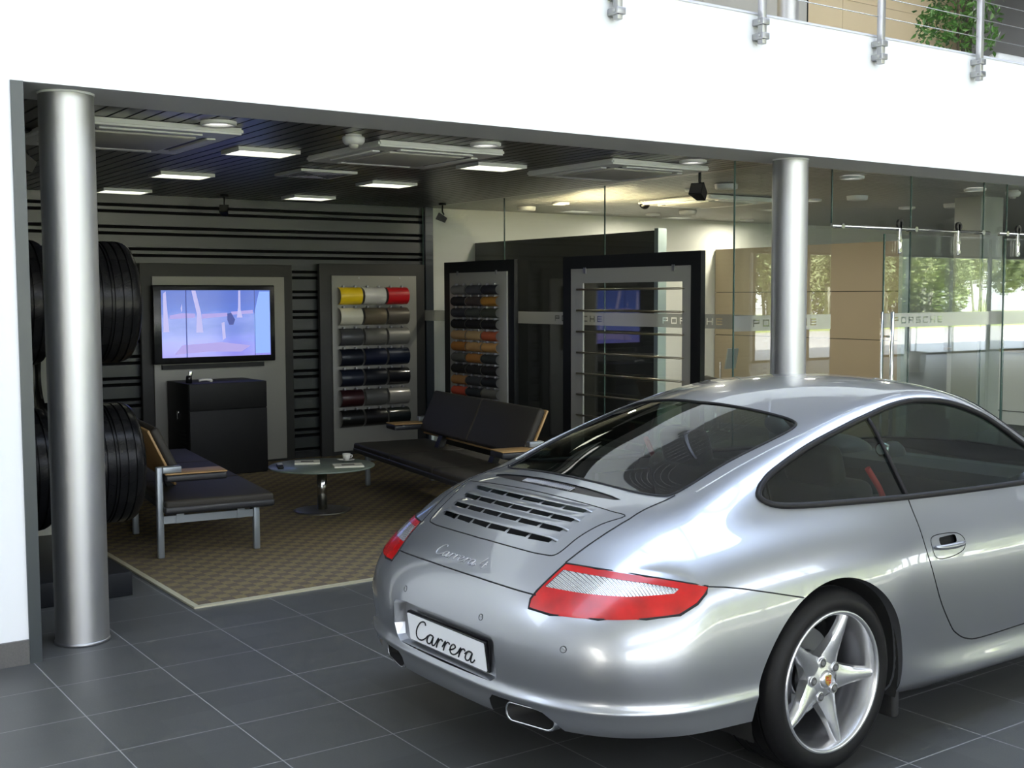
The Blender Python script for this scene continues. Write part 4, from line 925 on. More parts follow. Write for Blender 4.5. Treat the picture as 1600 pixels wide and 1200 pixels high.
def speaker(x, y, rz, label, s=1.0):
    t = thing('hanging_speaker', label, 'speaker', (x, y, 2.685), rz, 'black speakers hanging from the lounge ceiling')
    MB().cyl((0, 0, -.018), .05 * s, .018, 20).build('ceiling_mount', BLACK, t); MB().tube([(0, 0, -.01), (0, 0, -.11 * s), (.02 * s, 0, -.15 * s)], .011 * s, 10).build('arm', BLACK, t)
    T = Matrix.Translation((.0, 0, -.20 * s)) @ Matrix.Rotation(radians(28), 4, 'Y'); mb = MB()
    vs = [T @ Vector(p) for p in [(-.07 * s, -.055 * s, -.05 * s), (-.07 * s, .055 * s, -.05 * s), (-.07 * s, .055 * s, .05 * s), (-.07 * s, -.055 * s, .05 * s), (.05 * s, -.035 * s, -.035 * s), (.05 * s, .035 * s, -.035 * s), (.05 * s, .035 * s, .035 * s), (.05 * s, -.035 * s, .035 * s)]]
    mb.add(vs, [(0, 1, 2, 3), (7, 6, 5, 4), (0, 4, 5, 1), (1, 5, 6, 2), (2, 6, 7, 3), (3, 7, 4, 0)]); c = mb.build('cabinet', BLACK, t)
    MB().box(-.074 * s, -.069 * s, -.047 * s, .047 * s, -.042 * s, .042 * s, T).build('grille', mat('speaker_cloth', (.02, .02, .02), .9), c)
speaker(6.49, 6.74, radians(20), 'black hanging speaker beside the right downlight', 1.0); speaker(6.70, 10.85, radians(-40), 'small black hanging speaker at the corner of the back wall', .8)
speaker(4.36, 11.05, radians(60), 'small black hanging speaker in front of the slatted wall', .8); speaker(1.70, 7.40, radians(10), 'black hanging speaker left of the left steel column', 1.0)
# ------------------------------------------------------------------ display panels on the back wall and glass
def display(name, label, loc, rz, w, h, fw, top=2.04, fm=FRAME, z0=.0, inner=None):
    """upright frame board with a raised grey panel; local x along the wall, +y away from the viewer"""
    t = thing(name, label, 'display panel', loc, rz)
    if inner is None: MB().rbox(0, w, 0, .05, z0, top, .004).build('frame_board', fm, t)
    else:
        mb = MB(); a, b, c, d = inner; mb.box(0, a, 0, .05, z0, top); mb.box(b, w, 0, .05, z0, top); mb.box(a, b, 0, .05, d, top); mb.box(a, b, 0, .05, z0, c); mb.build('frame_board', fm, t)
    return t
# television wall panel
tvp = display('display_panel', 'charcoal and grey display panel behind the television', (3.64, 11.42, 0), 0, 1.58, 2.03, .1, 2.03)
MB().rbox(.11, 1.48, -.025, 0, .03, 1.905, .004).build('grey_panel', PANEL, tvp)
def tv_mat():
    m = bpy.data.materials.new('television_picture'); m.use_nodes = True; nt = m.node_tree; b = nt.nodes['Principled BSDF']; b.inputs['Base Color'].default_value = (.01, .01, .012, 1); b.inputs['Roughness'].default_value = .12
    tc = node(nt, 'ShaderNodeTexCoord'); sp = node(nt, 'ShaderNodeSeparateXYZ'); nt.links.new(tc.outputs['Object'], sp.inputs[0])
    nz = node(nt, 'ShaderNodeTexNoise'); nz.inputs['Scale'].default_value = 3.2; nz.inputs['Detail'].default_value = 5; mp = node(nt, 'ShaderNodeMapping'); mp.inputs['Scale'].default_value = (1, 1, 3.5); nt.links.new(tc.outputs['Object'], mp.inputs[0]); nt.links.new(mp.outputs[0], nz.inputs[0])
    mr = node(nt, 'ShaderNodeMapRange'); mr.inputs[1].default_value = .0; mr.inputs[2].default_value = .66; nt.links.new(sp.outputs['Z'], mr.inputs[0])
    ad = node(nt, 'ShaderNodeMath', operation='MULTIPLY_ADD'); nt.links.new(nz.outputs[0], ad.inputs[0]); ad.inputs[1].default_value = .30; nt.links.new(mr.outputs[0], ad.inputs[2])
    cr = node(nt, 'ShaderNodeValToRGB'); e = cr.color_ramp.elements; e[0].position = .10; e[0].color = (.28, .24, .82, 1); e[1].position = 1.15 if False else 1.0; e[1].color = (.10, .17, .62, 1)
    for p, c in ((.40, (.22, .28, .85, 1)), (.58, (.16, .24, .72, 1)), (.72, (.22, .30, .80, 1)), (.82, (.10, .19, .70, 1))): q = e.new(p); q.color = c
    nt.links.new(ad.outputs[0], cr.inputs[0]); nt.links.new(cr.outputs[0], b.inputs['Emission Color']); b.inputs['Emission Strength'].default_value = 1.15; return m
tv = thing('television', 'flat television showing a bluish picture on the grey panel', 'television', (3.72, 11.33, 1.055))
MB().rbox(0, 1.25, -.03, .045, 0, .765, .012).build('bezel', BLACK_GLOSS, tv)
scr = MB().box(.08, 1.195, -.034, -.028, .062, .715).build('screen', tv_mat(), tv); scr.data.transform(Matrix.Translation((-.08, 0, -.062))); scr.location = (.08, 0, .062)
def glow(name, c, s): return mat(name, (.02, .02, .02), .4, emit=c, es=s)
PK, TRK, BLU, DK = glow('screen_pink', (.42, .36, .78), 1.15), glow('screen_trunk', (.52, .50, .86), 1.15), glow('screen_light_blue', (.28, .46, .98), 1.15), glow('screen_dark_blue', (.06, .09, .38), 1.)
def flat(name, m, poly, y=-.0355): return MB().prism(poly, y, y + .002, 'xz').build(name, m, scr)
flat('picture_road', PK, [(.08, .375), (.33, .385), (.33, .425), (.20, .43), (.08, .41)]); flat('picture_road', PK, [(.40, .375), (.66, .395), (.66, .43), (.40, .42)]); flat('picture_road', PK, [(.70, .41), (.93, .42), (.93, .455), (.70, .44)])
for pts in ([(.02, .62), (.045, .64), (.07, .25), (.015, .25)], [(.30, .65), (.34, .65), (.39, .44), (.41, .24), (.34, .24), (.35, .42)], [(.78, .65), (.80, .65), (.80, .46), (.82, .38), (.76, .38), (.775, .48)], [(.19, .48), (.20, .52), (.205, .46), (.195, .44)]): flat('picture_trunk', TRK, pts, -.0365)  # tree reflections on the screen, painted in as glowing trunk shapes
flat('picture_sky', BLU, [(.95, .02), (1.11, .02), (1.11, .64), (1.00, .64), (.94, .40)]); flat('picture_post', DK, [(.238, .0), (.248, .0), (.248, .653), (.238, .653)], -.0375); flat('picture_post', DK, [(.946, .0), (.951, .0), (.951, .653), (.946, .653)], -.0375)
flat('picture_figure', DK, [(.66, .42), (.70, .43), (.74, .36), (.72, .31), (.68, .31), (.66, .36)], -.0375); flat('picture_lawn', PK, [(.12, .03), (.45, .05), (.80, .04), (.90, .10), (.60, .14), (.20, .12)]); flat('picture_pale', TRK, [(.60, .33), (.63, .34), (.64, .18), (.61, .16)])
MB().box(.10, 1.15, .03, .064, -.055, -.012).build('wall_bracket', BLACK, tv)
# colour swatch board (bent sheets) on the back wall
def swatch_mats(cols, pre): return [mat('%s_%d' % (pre, i), c, .34, .0, .5, .1) for i, c in enumerate(cols)]
def swatch(name, label, loc, rz, w, h, depth, m, grp, hooks=True):
    t = thing(name, label, 'colour sample', loc, rz, grp); n = 14; mb = MB(); vs = []
    for th in (0, .003):
        for i in range(n + 1):
            a = pi * (.04 + .92 * i / n); z = cos(a) * (h / 2 - th); y = -sin(a) * (depth - th)
            vs += [(-w / 2, y, z), (w / 2, y, z)]
    k = 2 * (n + 1); fs = []
    for i in range(n): fs += [(2 * i, 2 * i + 1, 2 * i + 3, 2 * i + 2), (k + 2 * i, k + 2 * i + 2, k + 2 * i + 3, k + 2 * i + 1), (2 * i, 2 * i + 2, k + 2 * i + 2, k + 2 * i), (2 * i + 1, k + 2 * i + 1, k + 2 * i + 3, 2 * i + 3)]
    mb.add(vs, fs, True); sharpen(mb.build('bent_sheet', m, t), 40)
    if hooks:
        for s in (-1, 1): MB().rbox(s * w * .27 - .010, s * w * .27 + .010, -.03, .005, h / 2 - .004, h / 2 + .018, .003).build('hook', STEEL_D, t)
    return t
names1 = [['yellow', 'white', 'bright red'], ['cream white', 'gold brown metallic', 'olive brown metallic'], ['dark grey metallic', 'warm grey metallic', 'light silver metallic'], ['black', 'dark navy', 'navy blue'], ['dark blue', 'black blue', 'deep black'], ['dark maroon', 'mid grey', 'pale silver'], ['soft black', 'pure black', 'dark green black']]
cols1 = [[(.85, .58, .01), (.68, .66, .60), (.52, .008, .012)], [(.68, .65, .50), (.17, .14, .085), (.105, .092, .07)], [(.075, .077, .08), (.17, .165, .14), (.22, .215, .19)], [(.005, .008, .016), (.005, .009, .028), (.006, .012, .03)], [(.006, .010, .022), (.006, .008, .013), (.004, .004, .007)], [(.028, .005, .007), (.10, .10, .09), (.25, .24, .21)], [(.005, .006, .006), (.004, .004, .005), (.006, .011, .010)]]
p1 = display('display_panel', 'charcoal and grey display panel carrying large colour samples', (5.53, 11.42, 0), 0, 1.28, 2.05, .1, 2.05)
MB().rbox(.13, 1.16, -.025, 0, .05, 1.925, .004).build('grey_panel', PANEL, p1)
for k in (.45, .95): MB().cyl((k, -.029, 1.90), .008, .006, 12, 'y').build('screw', STEEL_D, p1)
rows = ['top', 'second', 'third', 'middle', 'fifth', 'sixth', 'bottom']; cn = ['left', 'centre', 'right']
for r in range(7):
    for c in range(3):
        m = mat('sheet_%s' % names1[r][c].replace(' ', '_'), cols1[r][c], .42, .0 if r == 0 or (r == 1 and c == 0) else .35, .6, .08)
        swatch('colour_sample', '%s bent colour sample, %s row %s on the back wall board' % (names1[r][c], rows[r], cn[c]), (5.845 + .286 * c, 11.375, 1.708 - .218 * r), 0, .258, .185, .085, m, 'large bent colour samples on the back wall')
names2 = [['pale grey', 'slate grey', 'dark slate'], ['charcoal', 'dark brown', 'amber brown'], ['blue grey', 'grey green', 'moss green'], ['black', 'black', 'black'], ['sand', 'pale sand', 'terracotta red'], ['orange brown', 'light tan', 'honey tan'], ['grey', 'orange tan', 'dark grey green'], ['near black', 'near black', 'near black'], ['tan orange', 'mid grey', 'dark charcoal'], ['orange red', 'dark green grey', 'light stone grey']]
cols2 = [[(.16, .16, .15), (.07, .075, .085), (.022, .023, .03)], [(.016, .016, .019), (.06, .045, .04), (.35, .17, .03)], [(.028, .03, .038), (.05, .056, .05), (.055, .063, .045)], [(.006, .006, .007)] * 3, [(.42, .27, .12), (.50, .35, .16), (.42, .10, .045)], [(.38, .16, .035), (.46, .28, .11), (.48, .27, .09)], [(.09, .092, .078), (.36, .16, .04), (.032, .038, .036)], [(.012, .013, .013)] * 3, [(.36, .18, .06), (.045, .048, .05), (.018, .022, .024)], [(.48, .075, .035), (.022, .027, .029), (.15, .148, .125)]]
rws = ['top', 'second', 'third', 'fourth', 'fifth', 'sixth', 'seventh', 'eighth', 'ninth', 'tenth']
p2_ = display('display_panel', 'black framed display panel carrying small leather samples', (6.72, 10.86, 0), radians(-90), 1.30, 2.06, .1, 2.06, FRAME_B)
MB().rbox(.14, 1.20, -.02, 0, .3, 1.945, .004).build('grey_panel', mat('pale_panel', (.42, .42, .38), .42, .2), p2_)
for k in (.30, 1.02): MB().box(k - .012, k + .012, -.026, -.018, 1.92, 1.96).build('clip', STEEL_D, p2_)
for r in range(11):
    for c in range(3):
        if r < 10: nm, co = names2[r][c], cols2[r][c]
        else: nm, co = ['brown', 'grey brown', 'dark brown'][c], [(.10, .06, .04), (.09, .08, .06), (.05, .04, .03)][c]
        m = mat('leather_%s_%d' % (nm.replace(' ', '_'), c), co, .62, spec=.35, bump=(180, .2))
        swatch('leather_sample', '%s leather sample, %s row %s on the black framed board' % (nm, (rws + ['lowest'])[r], cn[c]), (6.68, 10.46 - .287 * c, 1.765 - .1165 * r), radians(-90), .262, .098, .052, m, 'small leather samples on the black framed board')
# empty rail frame
p3 = display('rail_display_frame', 'black frame with empty horizontal rails in a grey panel opening', (6.74, 8.80, 0), radians(-90), 1.82, 2.06, .1, 2.06, FRAME_B, 0, (.115, 1.705, .12, 1.945))
PP = mat('pale_panel'); mb = MB(); mb.box(.115, .29, .005, .022, .12, 1.945); mb.box(1.60, 1.705, .005, .022, .12, 1.945); mb.box(.29, 1.60, .005, .022, 1.815, 1.945); mb.box(.29, 1.60, .005, .022, .12, .35); mb.build('grey_panel', PP, p3)
for k in range(8):
    z = 1.757 - .1905 * k; mb = MB(); mb.tube([(.25, -.035, z), (1.63, -.035, z)], .009, 10)
    for x in (.26, 1.62): mb.tube([(x, -.035, z), (x, .01, z)], .006, 8)
    mb.build('rail', mat('bronze_steel', (.42, .39, .31), .28, 1.), p3)
for k in (.33, 1.50): MB().box(k - .014, k + .014, -.01, .006, 1.90, 1.955).build('clip', STEEL_D, p3)
# ------------------------------------------------------------------ furniture
CUSH = mat('grey_brown_leather', (.034, .031, .026), .55, spec=.25, bump=(260, .2)); CUSH_S = mat('black_leather_edge', (.014, .015, .018), .45)
OAK = mat('oak_veneer', (.46, .28, .11), .45, noise=(9, .12)); LEGM = mat('grey_lacquered_leg', (.30, .33, .35), .35, .6)
def bench(label, loc, rz):
    t = thing('bench', label, 'bench', loc, rz, None)
    for i, (a, b) in enumerate(((-.08, .80), (.805, 1.70), (1.705, 2.60))):
        MB().rbox(.02, .735, a, b, .325, .385, .02, 4).build('seat_cushion', CUSH, t)
    MB().rbox(.015, .74, -.085, 2.605, .295, .345, .016, 3).build('seat_base', CUSH_S, t)
    T = Matrix.Translation((.13, 0, .49)) @ Matrix.Rotation(radians(-25), 4, 'Y')
    for a, b in ((.12, 1.13), (1.135, 2.14)): MB().rbox(-.005, .055, a, b, -.02, .37, .022, 4, T).build('backrest', CUSH, t)
    MB().rbox(-.022, -.006, .115, 2.145, -.03, .375, .004, 2, T).build('backrest_shell', OAK, t)
    for y in (.58, 1.65): MB().box(-.02, .03, y - .04, y + .04, -.22, .02, T).build('back_support', BLACK, t)
    for y in (0, 2.16):
        MB().rbox(.03, .43, y - .06, y + .16, .50, .548, .014, 3).build('arm_pad', CUSH_S, t); MB().rbox(.03, .43, y - .06, y + .16, .548, .556, .003, 2).build('arm_top', OAK, t)
        MB().rbox(.015, .14, y - .03, y + .03, .555, .60, .008).build('arm_bracket', LEGM, t)
    for y in (0, 2.42):
        MB().rbox(-.022, .022, y - .022, y + .022, 0, .60 if y == 0 else .30, .010, 3).build('leg', LEGM, t); MB().rbox(.63 - .022, .63 + .022, y - .022, y + .022, 0, .30, .010, 3).build('leg', LEGM, t)
        MB().box(0, .63, y - .012, y + .012, .225, .275).build('cross_bar', LEGM, t); MB().cyl((.60, y, .27), .012, .035, 10).build('spacer', BLACK, t)
    MB().rbox(-.022, .022, .88, .924, 0, .30, .010, 3).build('leg', LEGM, t)
    MB().box(.10, .15, -.02, 2.5, .225, .295).build('long_beam', LEGM, t); MB().box(.50, .55, -.02, 2.5, .225, .295).build('long_beam', LEGM, t); return t
bench('dark leather bench with oak arm beside the tyre rack', (2.50, 7.56, .008), radians(-7.5))
bench('dark leather bench with oak arms in front of the leather samples', (5.63, 9.33, .008), radians(180 - 8.0))
# coffee table
t = thing('coffee_table', 'round frosted glass coffee table on a steel pedestal', 'table', (4.12, 8.52, .008))
MB().lathe([(0, .350), (.412, .350), (.418, .354), (.418, .360), (.412, .364), (0, .364)], 72).build('glass_top', mat('frosted_green_glass', (.17, .21, .175), .38, coat=.2), t)
MB().lathe([(0, .0), (.225, .0), (.228, .006), (.20, .012), (.04, .014), (0, .014)], 56).build('base_plate', mat('dull_steel_base', (.22, .21, .18), .35, .9), t); MB().cyl((0, 0, .013), .040, .338, 40).build('pedestal', CHR, t)
TT = .008 + .364
def booklet(x, y, rz, label, w=.15, d=.20):
    t = thing('booklet', label, 'booklet', (x, y, TT), rz); MB().box(-w, w, -d / 2, d / 2, .0, .010).build('pages', mat('cream_paper', (.80, .78, .62), .6), t)
    MB().box(-w, w, -d / 2, d / 2, .010, .0112).build('cover', mat('cream_cover', (.85, .83, .70), .4), t); MB().box(-.05, .05, -.03, .04, .0112, .0118).build('cover_picture', mat('dull_picture', (.16, .14, .12), .4), t)
booklet(4.08, 8.70, radians(-25), 'cream booklet in the middle of the glass table', .10, .17); booklet(4.26, 8.34, radians(-20), 'cream booklet nearest the right rim of the table', .115, .17)
t = thing('remote_control', 'slim silver and black remote control on glass table rim', 'remote control', (3.80, 8.60, TT), radians(70)); MB().rbox(-.09, .09, -.024, .024, 0, .02, .008).build('body', BLACK, t); MB().rbox(.02, .088, -.022, .022, .018, .024, .004).build('silver_cover', STEEL, t)
t = thing('coffee_cup', 'small white cup with a saucer on the glass table', 'cup', (4.38, 8.60, TT)); CER = mat('white_china', (.72, .70, .62), .25, coat=.5)
MB().lathe([(0, .004), (.03, .004), (.062, .014), (.064, .017), (.03, .009), (0, .009)], 36).build('saucer', CER, t)
MB().lathe([(0, .010), (.020, .010), (.030, .030), (.034, .062), (.031, .062), (.027, .032), (.016, .016), (0, .014)], 32).build('bowl', CER, t); MB().tube([(.032, 0, .05), (.05, 0, .048), (.052, 0, .034), (.036, 0, .026)], .004, 8).build('handle', CER, t)
mb = MB(); mb.rbox(-.075, -.035, -.02, .02, .014, .022, .004); mb.build('biscuit', mat('foil', (.6, .58, .5), .3), t)
# cabinet with handsets
t = thing('cabinet', 'tall black cabinet below the television', 'cabinet', (3.86, 10.76, .008))
CB = mat('black_cabinet', (.007, .0072, .007), .5, spec=.2)
MB().rbox(0, .775, .02, .60, 0, .885, .004).build('body', CB, t); MB().rbox(.003, .772, 0, .018, .635, .883, .003).build('drawer_front', CB, t); d = MB().rbox(.003, .772, 0, .018, .01, .628, .003).build('door', CB, t)
lk = MB().lathe([(0, -.012), (.012, -.012), (.014, 0)], 20, 'x', (0, .30, .60)).build('side_lock', CHR, t); MB().box(-.016, -.010, .292, .308, .535, .60).build('key', CHR, lk)
MB().lathe([(0, .014), (.012, .012), (.014, 0)][::-1], 20, 'x', (.775, .30, .66)).build('side_lock', CHR, t)
for k in range(7): MB().box(-.003, .004, .10, .46, .20 + .038 * k, .212 + .038 * k).build('vent_slot', FRAME_B, t)
t = thing('handset_stand', 'small upright black and silver handset on the black cabinet', 'telephone', (3.92, 10.92, .893)); MB().lathe([(0, 0), (.03, 0), (.028, .05), (.022, .07), (0, .07)], 24).build('cradle', BLACK_GLOSS, t)
T = Matrix.Rotation(radians(10), 4, 'Y'); MB().rbox(-.018, .018, -.012, .012, .05, .115, .008, 3, T).build('handset', CHR, t)
t = thing('handset', 'white curved handset lying on top of the black cabinet', 'telephone', (4.09, 10.96, .893)); mb = MB(); mb.tube([(-.06, 0, .014), (-.03, 0, .022), (.02, 0, .022), (.06, 0, .016), (.075, 0, .012)], [.012, .011, .011, .016, .010], 12); mb.build('grip', CER, t); MB().cyl((.062, 0, .0), .014, .012, 16).build('earpiece', CER, t)
# tyre rack
t = thing('tyre_rack', 'black tyre rack with low podium behind the left column', 'rack', (0, 0, 0)); MB().rbox(1.30, 2.06, 6.74, 8.2, 0, .137, .004).build('podium', mat('black_podium', (.009, .010, .012), .45, spec=.25), t)
MB().box(1.77, 1.87, 6.98, 7.08, .137, 2.0).build('post', BLACK, t)
for z in (.735, 1.675): MB().tube([(1.36, 7.03, z), (2.20, 7.03, z)], .03, 16).build('spindle', BLACK, t)
MB().box(1.86, 2.04, 8.12, 8.16, .0, 1.95).build('rack_board', mat('rack_board_white', (.60, .60, .50), .5), t)
DT = tread_mat('display_tyre_rubber', 34, .26)
def tyre(label, loc, R_=.352, w=.30, rr=.245):
    o = MB(); h = w / 2; tr = [(rr, -h + .03), (rr - .006, -h + .012), (rr + .012, -h), (rr + .04, -h - .008), (R_ - .04, -h - .002), (R_ - .015, -h + .012), (R_ - .004, -h + .034)]; prof = list(tr)
    for g in (-.28, -.12, .04, .10, .26): prof += [(R_, g * w - .0055), (R_ - .009, g * w - .004), (R_ - .009, g * w + .004), (R_, g * w + .0055)]
    prof += [(a, -b) for a, b in tr[::-1]]; prof += [(rr + .02, h - .02), (R_ - .02, h - .03), (R_ - .02, -h + .03), (rr + .02, -h + .02)]
    o.lathe(prof, 96, 'y', closed=True); ob = sharpen(o.build('tyre', DT), 50); ob.rotation_euler = (0, 0, radians(90)); ob.location = loc; return tag(ob, label, 'tyre', 'tyres on the display rack')
tyre('upper display tyre right of the left steel column', (2.0, 7.03, 1.675)); tyre('upper display tyre left of the steel column', (1.52, 7.03, 1.675)); tyre('lower display tyre right of the left steel column', (2.0, 7.03, .735)); tyre('lower display tyre left of the steel column', (1.52, 7.03, .735))
tyre('far display tyre seen between the two right tyres', (2.02, 7.86, 1.20), .34, .26)
# ------------------------------------------------------------------ office things
t = thing('reception_desk', 'long white reception desk with wooden top seen through glass', 'desk', (13.55, 8.0, 0)); DW = mat('white_desk', (.70, .72, .70), .35)
MB().box(0, .05, -1.2, 1.45, .08, .98).build('front_panel', DW, t); MB().box(.05, .7, -1.15, 1.4, .68, .72).build('work_top', DW, t); MB().box(-.04, .30, -1.22, 1.47, .98, 1.01).build('counter_top', mat('desk_wood', (.42, .35, .25), .4), t); MB().box(.03, .65, -1.1, 1.35, 0, .08).build('plinth', FRAME_B, t)
MB().box(-.006, 0, -1.2, 1.45, .24, .25).build('shadow_gap', FRAME_B, t)
def chair(loc, rz, label):
    t = thing('tub_chair', label, 'chair', loc, rz); mb = MB(); vs = []; n = 20; BL = mat('black_chair_leather', (.012, .012, .012), .4)
    for i in range(n + 1):
        a = radians(-110 + 220 * i / n); k = 1 - abs(i / n - .5) * .7
        for r, z in ((.25, .40), (.30, .42 + .30 * k), (.26, .42 + .31 * k), (.21, .45)): vs.append((r * cos(a), r * sin(a), z))
    mb.add(vs, [(4 * i + j, 4 * i + 4 + j, 4 * i + 4 + (j + 1) % 4, 4 * i + (j + 1) % 4) for i in range(n) for j in range(4)], True); mb.build('backrest', BL, t); MB().lathe([(0, .36), (.23, .36), (.24, .42), (.2, .46), (0, .46)], 28).build('seat', BL, t)
    MB().cyl((0, 0, .03), .025, .34, 16).build('stem', CHR, t)
    for k in range(5): a = 2 * pi * k / 5; MB().tube([(0, 0, .05), (.25 * cos(a), .25 * sin(a), .03)], .014, 8).build('foot', CHR, t)
chair((10.45, 10.55, 0), radians(200), 'black tub chair in the office left of the beige partition'); 
t = thing('brochure_holder', 'small grey card holder beside the black tub chair', 'stand', (10.78, 10.80, 0)); MB().cyl((0, 0, 0), .12, .012, 24).build('base', STEEL_D, t); MB().cyl((0, 0, .01), .012, .85, 12).build('pole', STEEL_D, t); MB().box(-.09, .09, -.01, .01, .80, 1.06, Matrix.Rotation(radians(12), 4, 'X')).build('card', mat('grey_card', (.22, .25, .24), .4), t)
t = thing('office_chair', 'black office chair behind the reception desk', 'chair', (14.9, 8.6, 0)); MB().rbox(-.04, .04, -.24, .24, .62, 1.12, .03).build('backrest', FRAME_B, t); MB().rbox(-.5, 0, -.24, .24, .44, .52, .03).build('seat', FRAME_B, t); MB().cyl((-.25, 0, .04), .025, .40, 12).build('stem', CHR, t)
for k in range(5): a = 2 * pi * k / 5; MB().tube([(-.25, 0, .06), (-.25 + .28 * cos(a), .28 * sin(a), .03)], .016, 8).build('foot', BLACK, t)
t = thing('wall_washer', 'lamp bar fixed to the back of the dark grey partition', 'lamp', (7.72, 9.0, 2.20)); MB().box(-.04, .04, 0, .9, 0, .04).build('housing', FIT, t); MB().box(-.03, .03, .02, .88, .04, .05).build('tube', mat('warm_tube', (1, 1, 1), .5, emit=(1, .84, .50), es=260), t)
# ------------------------------------------------------------------ railing and upper floor things
def rail_post(x, label):
    t = thing('railing_post', label, 'railing post', (x, 5.70, 3.38), 0, 'railing posts bolted to the white fascia'); MB().rbox(-.02, .02, -.035, .012, 0, 1.22, .004).build('bar', STEEL_D, t)
    for z in (.05, .145):
        MB().rbox(-.034, .034, -.05, .048, z - .022, z + .022, .005).build('clamp', STEEL_D, t)
        for s in (-1, 1): MB().cyl((s * .038, -.03, z), .011, .012, 12, 'y').build('bolt', STEEL, t)
for i, x in zip((4, 5, 6, 7), (4.78, 6.04, 7.28, 8.49)):
    rail_post(x, {4: 'railing post foot at the top centre of the photo', 5: 'railing post left of the upper floor column', 6: 'railing post in front of the cream cladding', 7: 'railing post in front of the potted tree'}[i])
for k in range(7):
    o = MB().tube([(-1, 5.70, 3.72 + .14 * k), (15, 5.70, 3.72 + .14 * k)], .004, 6).build('railing_cable', CHR); tag(o, ['lowest', 'second lowest', 'third lowest', 'middle', 'third highest', 'second highest', 'highest'][k] + ' thin steel cable of the upper floor railing', 'cable', 'railing cables')
t = thing('potted_tree', 'green leafy indoor tree in a white pot upstairs', 'plant', (12.35, 8.55, 3.5))
MB().lathe([(0, 0), (.19, 0), (.25, .45), (.235, .45), (.21, .40), (0, .40)], 36).build('pot', CER, t)
MB().tube([(0, 0, .38), (.02, .01, .9), (-.02, .02, 1.4), (.0, 0, 1.9)], [.022, .018, .014, .008], 8).build('trunk', mat('tree_bark', (.05, .035, .02), .8), t)
def leaves(n, R_, cz, size, m, parent, seed, hz=1.0, name='foliage', hang=.5, rmin=.25):
    rnd = random.Random(seed); mb = MB()
    for i in range(n):
        a = rnd.uniform(0, 2 * pi); u = rnd.uniform(-1, 1); r = R_ * rnd.uniform(rmin, 1) ** .6; p = Vector((r * math.sqrt(1 - u * u) * cos(a), r * math.sqrt(1 - u * u) * sin(a), cz + r * u * hz))
        d = Vector((rnd.gauss(0, 1), rnd.gauss(0, 1), rnd.gauss(-hang, .7))).normalized(); s_ = d.cross(Vector((rnd.gauss(0, 1), rnd.gauss(0, 1), rnd.gauss(0, 1)))).normalized(); l = size * rnd.uniform(.7, 1.3)
        up = d.cross(s_) * l * .08
        mb.add([p, p + d * l * .45 + s_ * l * .24 + up, p + d * l, p + d * l * .45 - s_ * l * .24 + up], [(0, 1, 2), (0, 2, 3)])
    o = mb.build(name, m, parent, recalc=False); o['kind'] = 'stuff'; return o
LEAF = mat('ficus_leaf', (.045, .12, .018), .35, spec=.4)
for i, (px_, py_, pz_, r) in enumerate(((0, 0, 1.55, .48), (-.25, .1, 1.30, .28), (.2, -.1, 1.25, .30))): o = leaves(520 if i == 0 else 170, r, pz_, .085, LEAF, t, 11 + i); o.location = (px_, py_, 0)
dup(t, (22.2, -3.9, 0), 1., 'potted tree standing far behind the camera by the facade, mirrored in the glass door')
t = thing('wall_picture', 'large framed orange and grey picture on the cream wall upstairs', 'picture', (11.6, 12.44, 4.75)); MB().box(0, 2.6, 0, .05, 0, 1.5).build('frame', FRAME_B, t); MB().box(.04, 2.56, -.006, 0, .04, 1.46).build('print', mat('pale_print', (.60, .60, .56), .4), t); MB().prism([(.1, .08), (2.4, .08), (2.4, .42), (1.6, .38), (.1, .16)], -.010, -.006, 'xz').build('orange_band', mat('orange_print', (.62, .22, .05), .4), t)
t = thing('white_armchair', 'white armchair upstairs beside the potted tree', 'chair', (13.35, 8.2, 3.5)); mb = MB(); mb.rbox(-.35, .35, -.35, .35, .15, .45, .06); WC = mat('white_leather', (.8, .8, .8), .4); mb.build('seat', WC, t); MB().rbox(-.35, .35, .25, .42, .2, 1.08, .06).build('backrest', WC, t)
for s in (-1, 1): MB().rbox(s * .40 - .06, s * .40 + .06, -.35, .40, .15, .62, .05).build('armrest', WC, t); MB().cyl((s * .3, -.25, 0), .02, .16, 12).build('foot', CHR, t); MB().cyl((s * .3, .3, 0), .02, .16, 12).build('foot', CHR, t)
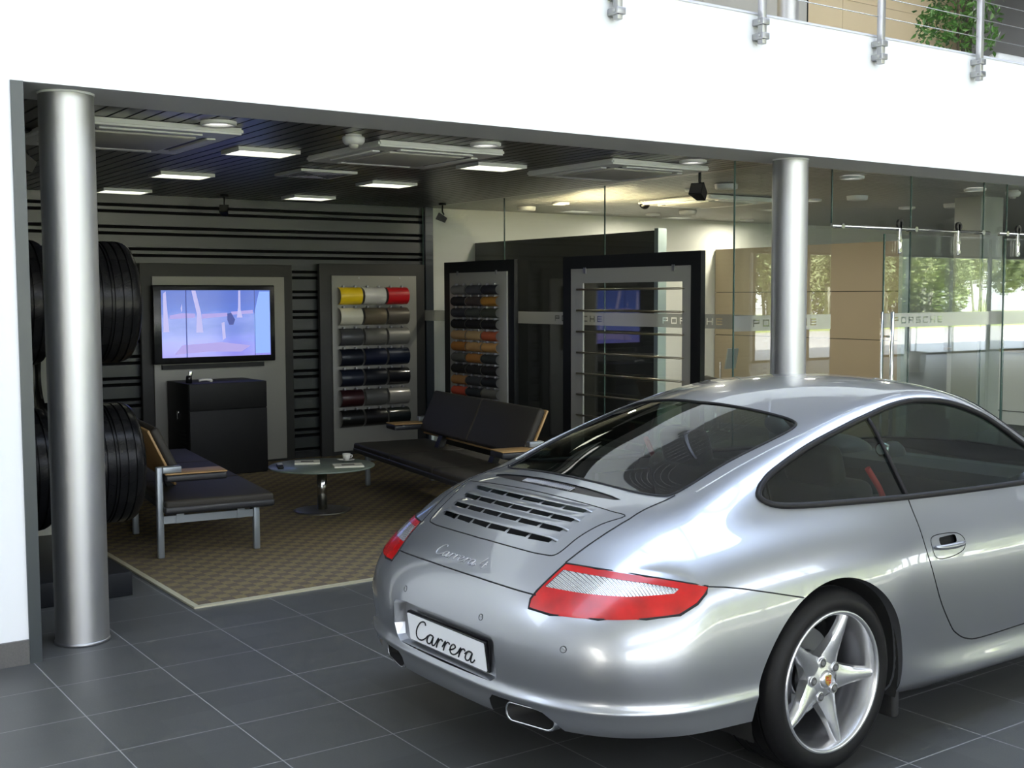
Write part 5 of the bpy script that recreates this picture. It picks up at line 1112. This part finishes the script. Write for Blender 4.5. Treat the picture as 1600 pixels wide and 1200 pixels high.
# ------------------------------------------------------------------ forecourt and trees outside, seen mirrored in the glass
mb = MB().box(-60, 120, -120, -8.6, -.12, -.04); gm = mat('pale_forecourt', (.62, .59, .53), .8, noise=(1.5, .08)); tag(mb.build('forecourt', gm), 'pale sunlit forecourt outside the showroom facade', 'ground', kind='structure')
tag(MB().box(-60, 120, -60, -26, -.04, .0).build('lawn', mat('dry_lawn', (.20, .26, .07), .9, noise=(2, .4))), 'lawn strip under the birch trees', 'grass', kind='structure')
def bark_mat():
    m = mat('birch_bark', (.7, .68, .62), .7); nt = m.node_tree; b = nt.nodes['Principled BSDF']; tc = node(nt, 'ShaderNodeTexCoord'); mp = node(nt, 'ShaderNodeMapping'); mp.inputs['Scale'].default_value = (4, 4, 1.6)
    nz = node(nt, 'ShaderNodeTexNoise'); nz.inputs['Scale'].default_value = 2.2; cr = node(nt, 'ShaderNodeValToRGB'); cr.color_ramp.elements[0].position = .38; cr.color_ramp.elements[0].color = (.03, .03, .03, 1); cr.color_ramp.elements[1].position = .46; cr.color_ramp.elements[1].color = (.72, .70, .64, 1)
    nt.links.new(tc.outputs['Object'], mp.inputs[0]); nt.links.new(mp.outputs[0], nz.inputs[0]); nt.links.new(nz.outputs[0], cr.inputs[0]); nt.links.new(cr.outputs[0], b.inputs['Base Color']); return m
def leafm(name, c):
    m = mat(name, c, .5, spec=.3); return m
t = thing('birch_tree', 'birch trees standing on the lawn beyond the forecourt', 'tree', (13, -29, 0), 0, 'birch trees beyond the forecourt')
rnd = random.Random(3); MB().tube([(0, 0, 0), (.1, .05, 2), (-.05, .1, 4.5), (.1, 0, 8)], [.16, .14, .11, .05], 10).build('trunk', bark_mat(), t); MB().tube([(.35, .2, 0), (.6, .3, 3), (.9, .3, 6)], [.12, .10, .05], 10).build('trunk', bark_mat(), t)
for i, (a, b, c, r) in enumerate(((0, 0, 6.5, 2.2), (1.2, .4, 4.9, 1.5), (-1.3, .2, 4.3, 1.4), (.4, -.9, 3.6, 1.1), (-.3, .9, 5.5, 1.6), (1.7, -.2, 2.9, .9), (-2.0, 0, 3.2, .9))): o = leaves(1500 if i == 0 else 750, r, 0, .26, leafm('birch_leaf_%d' % (i % 2), (.17, .20, .09) if i % 2 else (.12, .155, .065)), t, 30 + i, 1.2, rmin=.3); o.location = (a, b, c)
for i in range(40):
    x = 18 + 5.4 * (i % 10) + 2.7 * (i // 10 % 2); y = -28 - 5.6 * (i // 10); o = dup(t, (x, y, 0), rnd.uniform(0, 6.28)); k = rnd.uniform(.85, 1.1); o.scale = (k, k, k)
t = thing('shrub', 'round green shrub on the lawn behind the birch trees', 'shrub', (14, -50, 0), 0, 'shrubs behind the birch trees')
MB().tube([(0, 0, 0), (.1, 0, 1.2), (0, .1, 2.2)], [.10, .07, .04], 8).build('stem', mat('tree_bark'), t)
for i, (a, b, c, r) in enumerate(((0, 0, 1.9, 2.0), (1.3, .3, 1.3, 1.5), (-1.3, .1, 1.4, 1.5))): o = leaves(1100, r, 0, .34, leafm('birch_leaf_%d' % (i % 2), (.12, .155, .065)), t, 60 + i, 1.0, rmin=.6); o.location = (a, b, c)
for i in range(12): o = dup(t, (14 + 6.4 * (i + 1), -52, 0), rnd.uniform(0, 6.28)); k = rnd.uniform(1.0, 1.1); o.scale = (k, k, k)
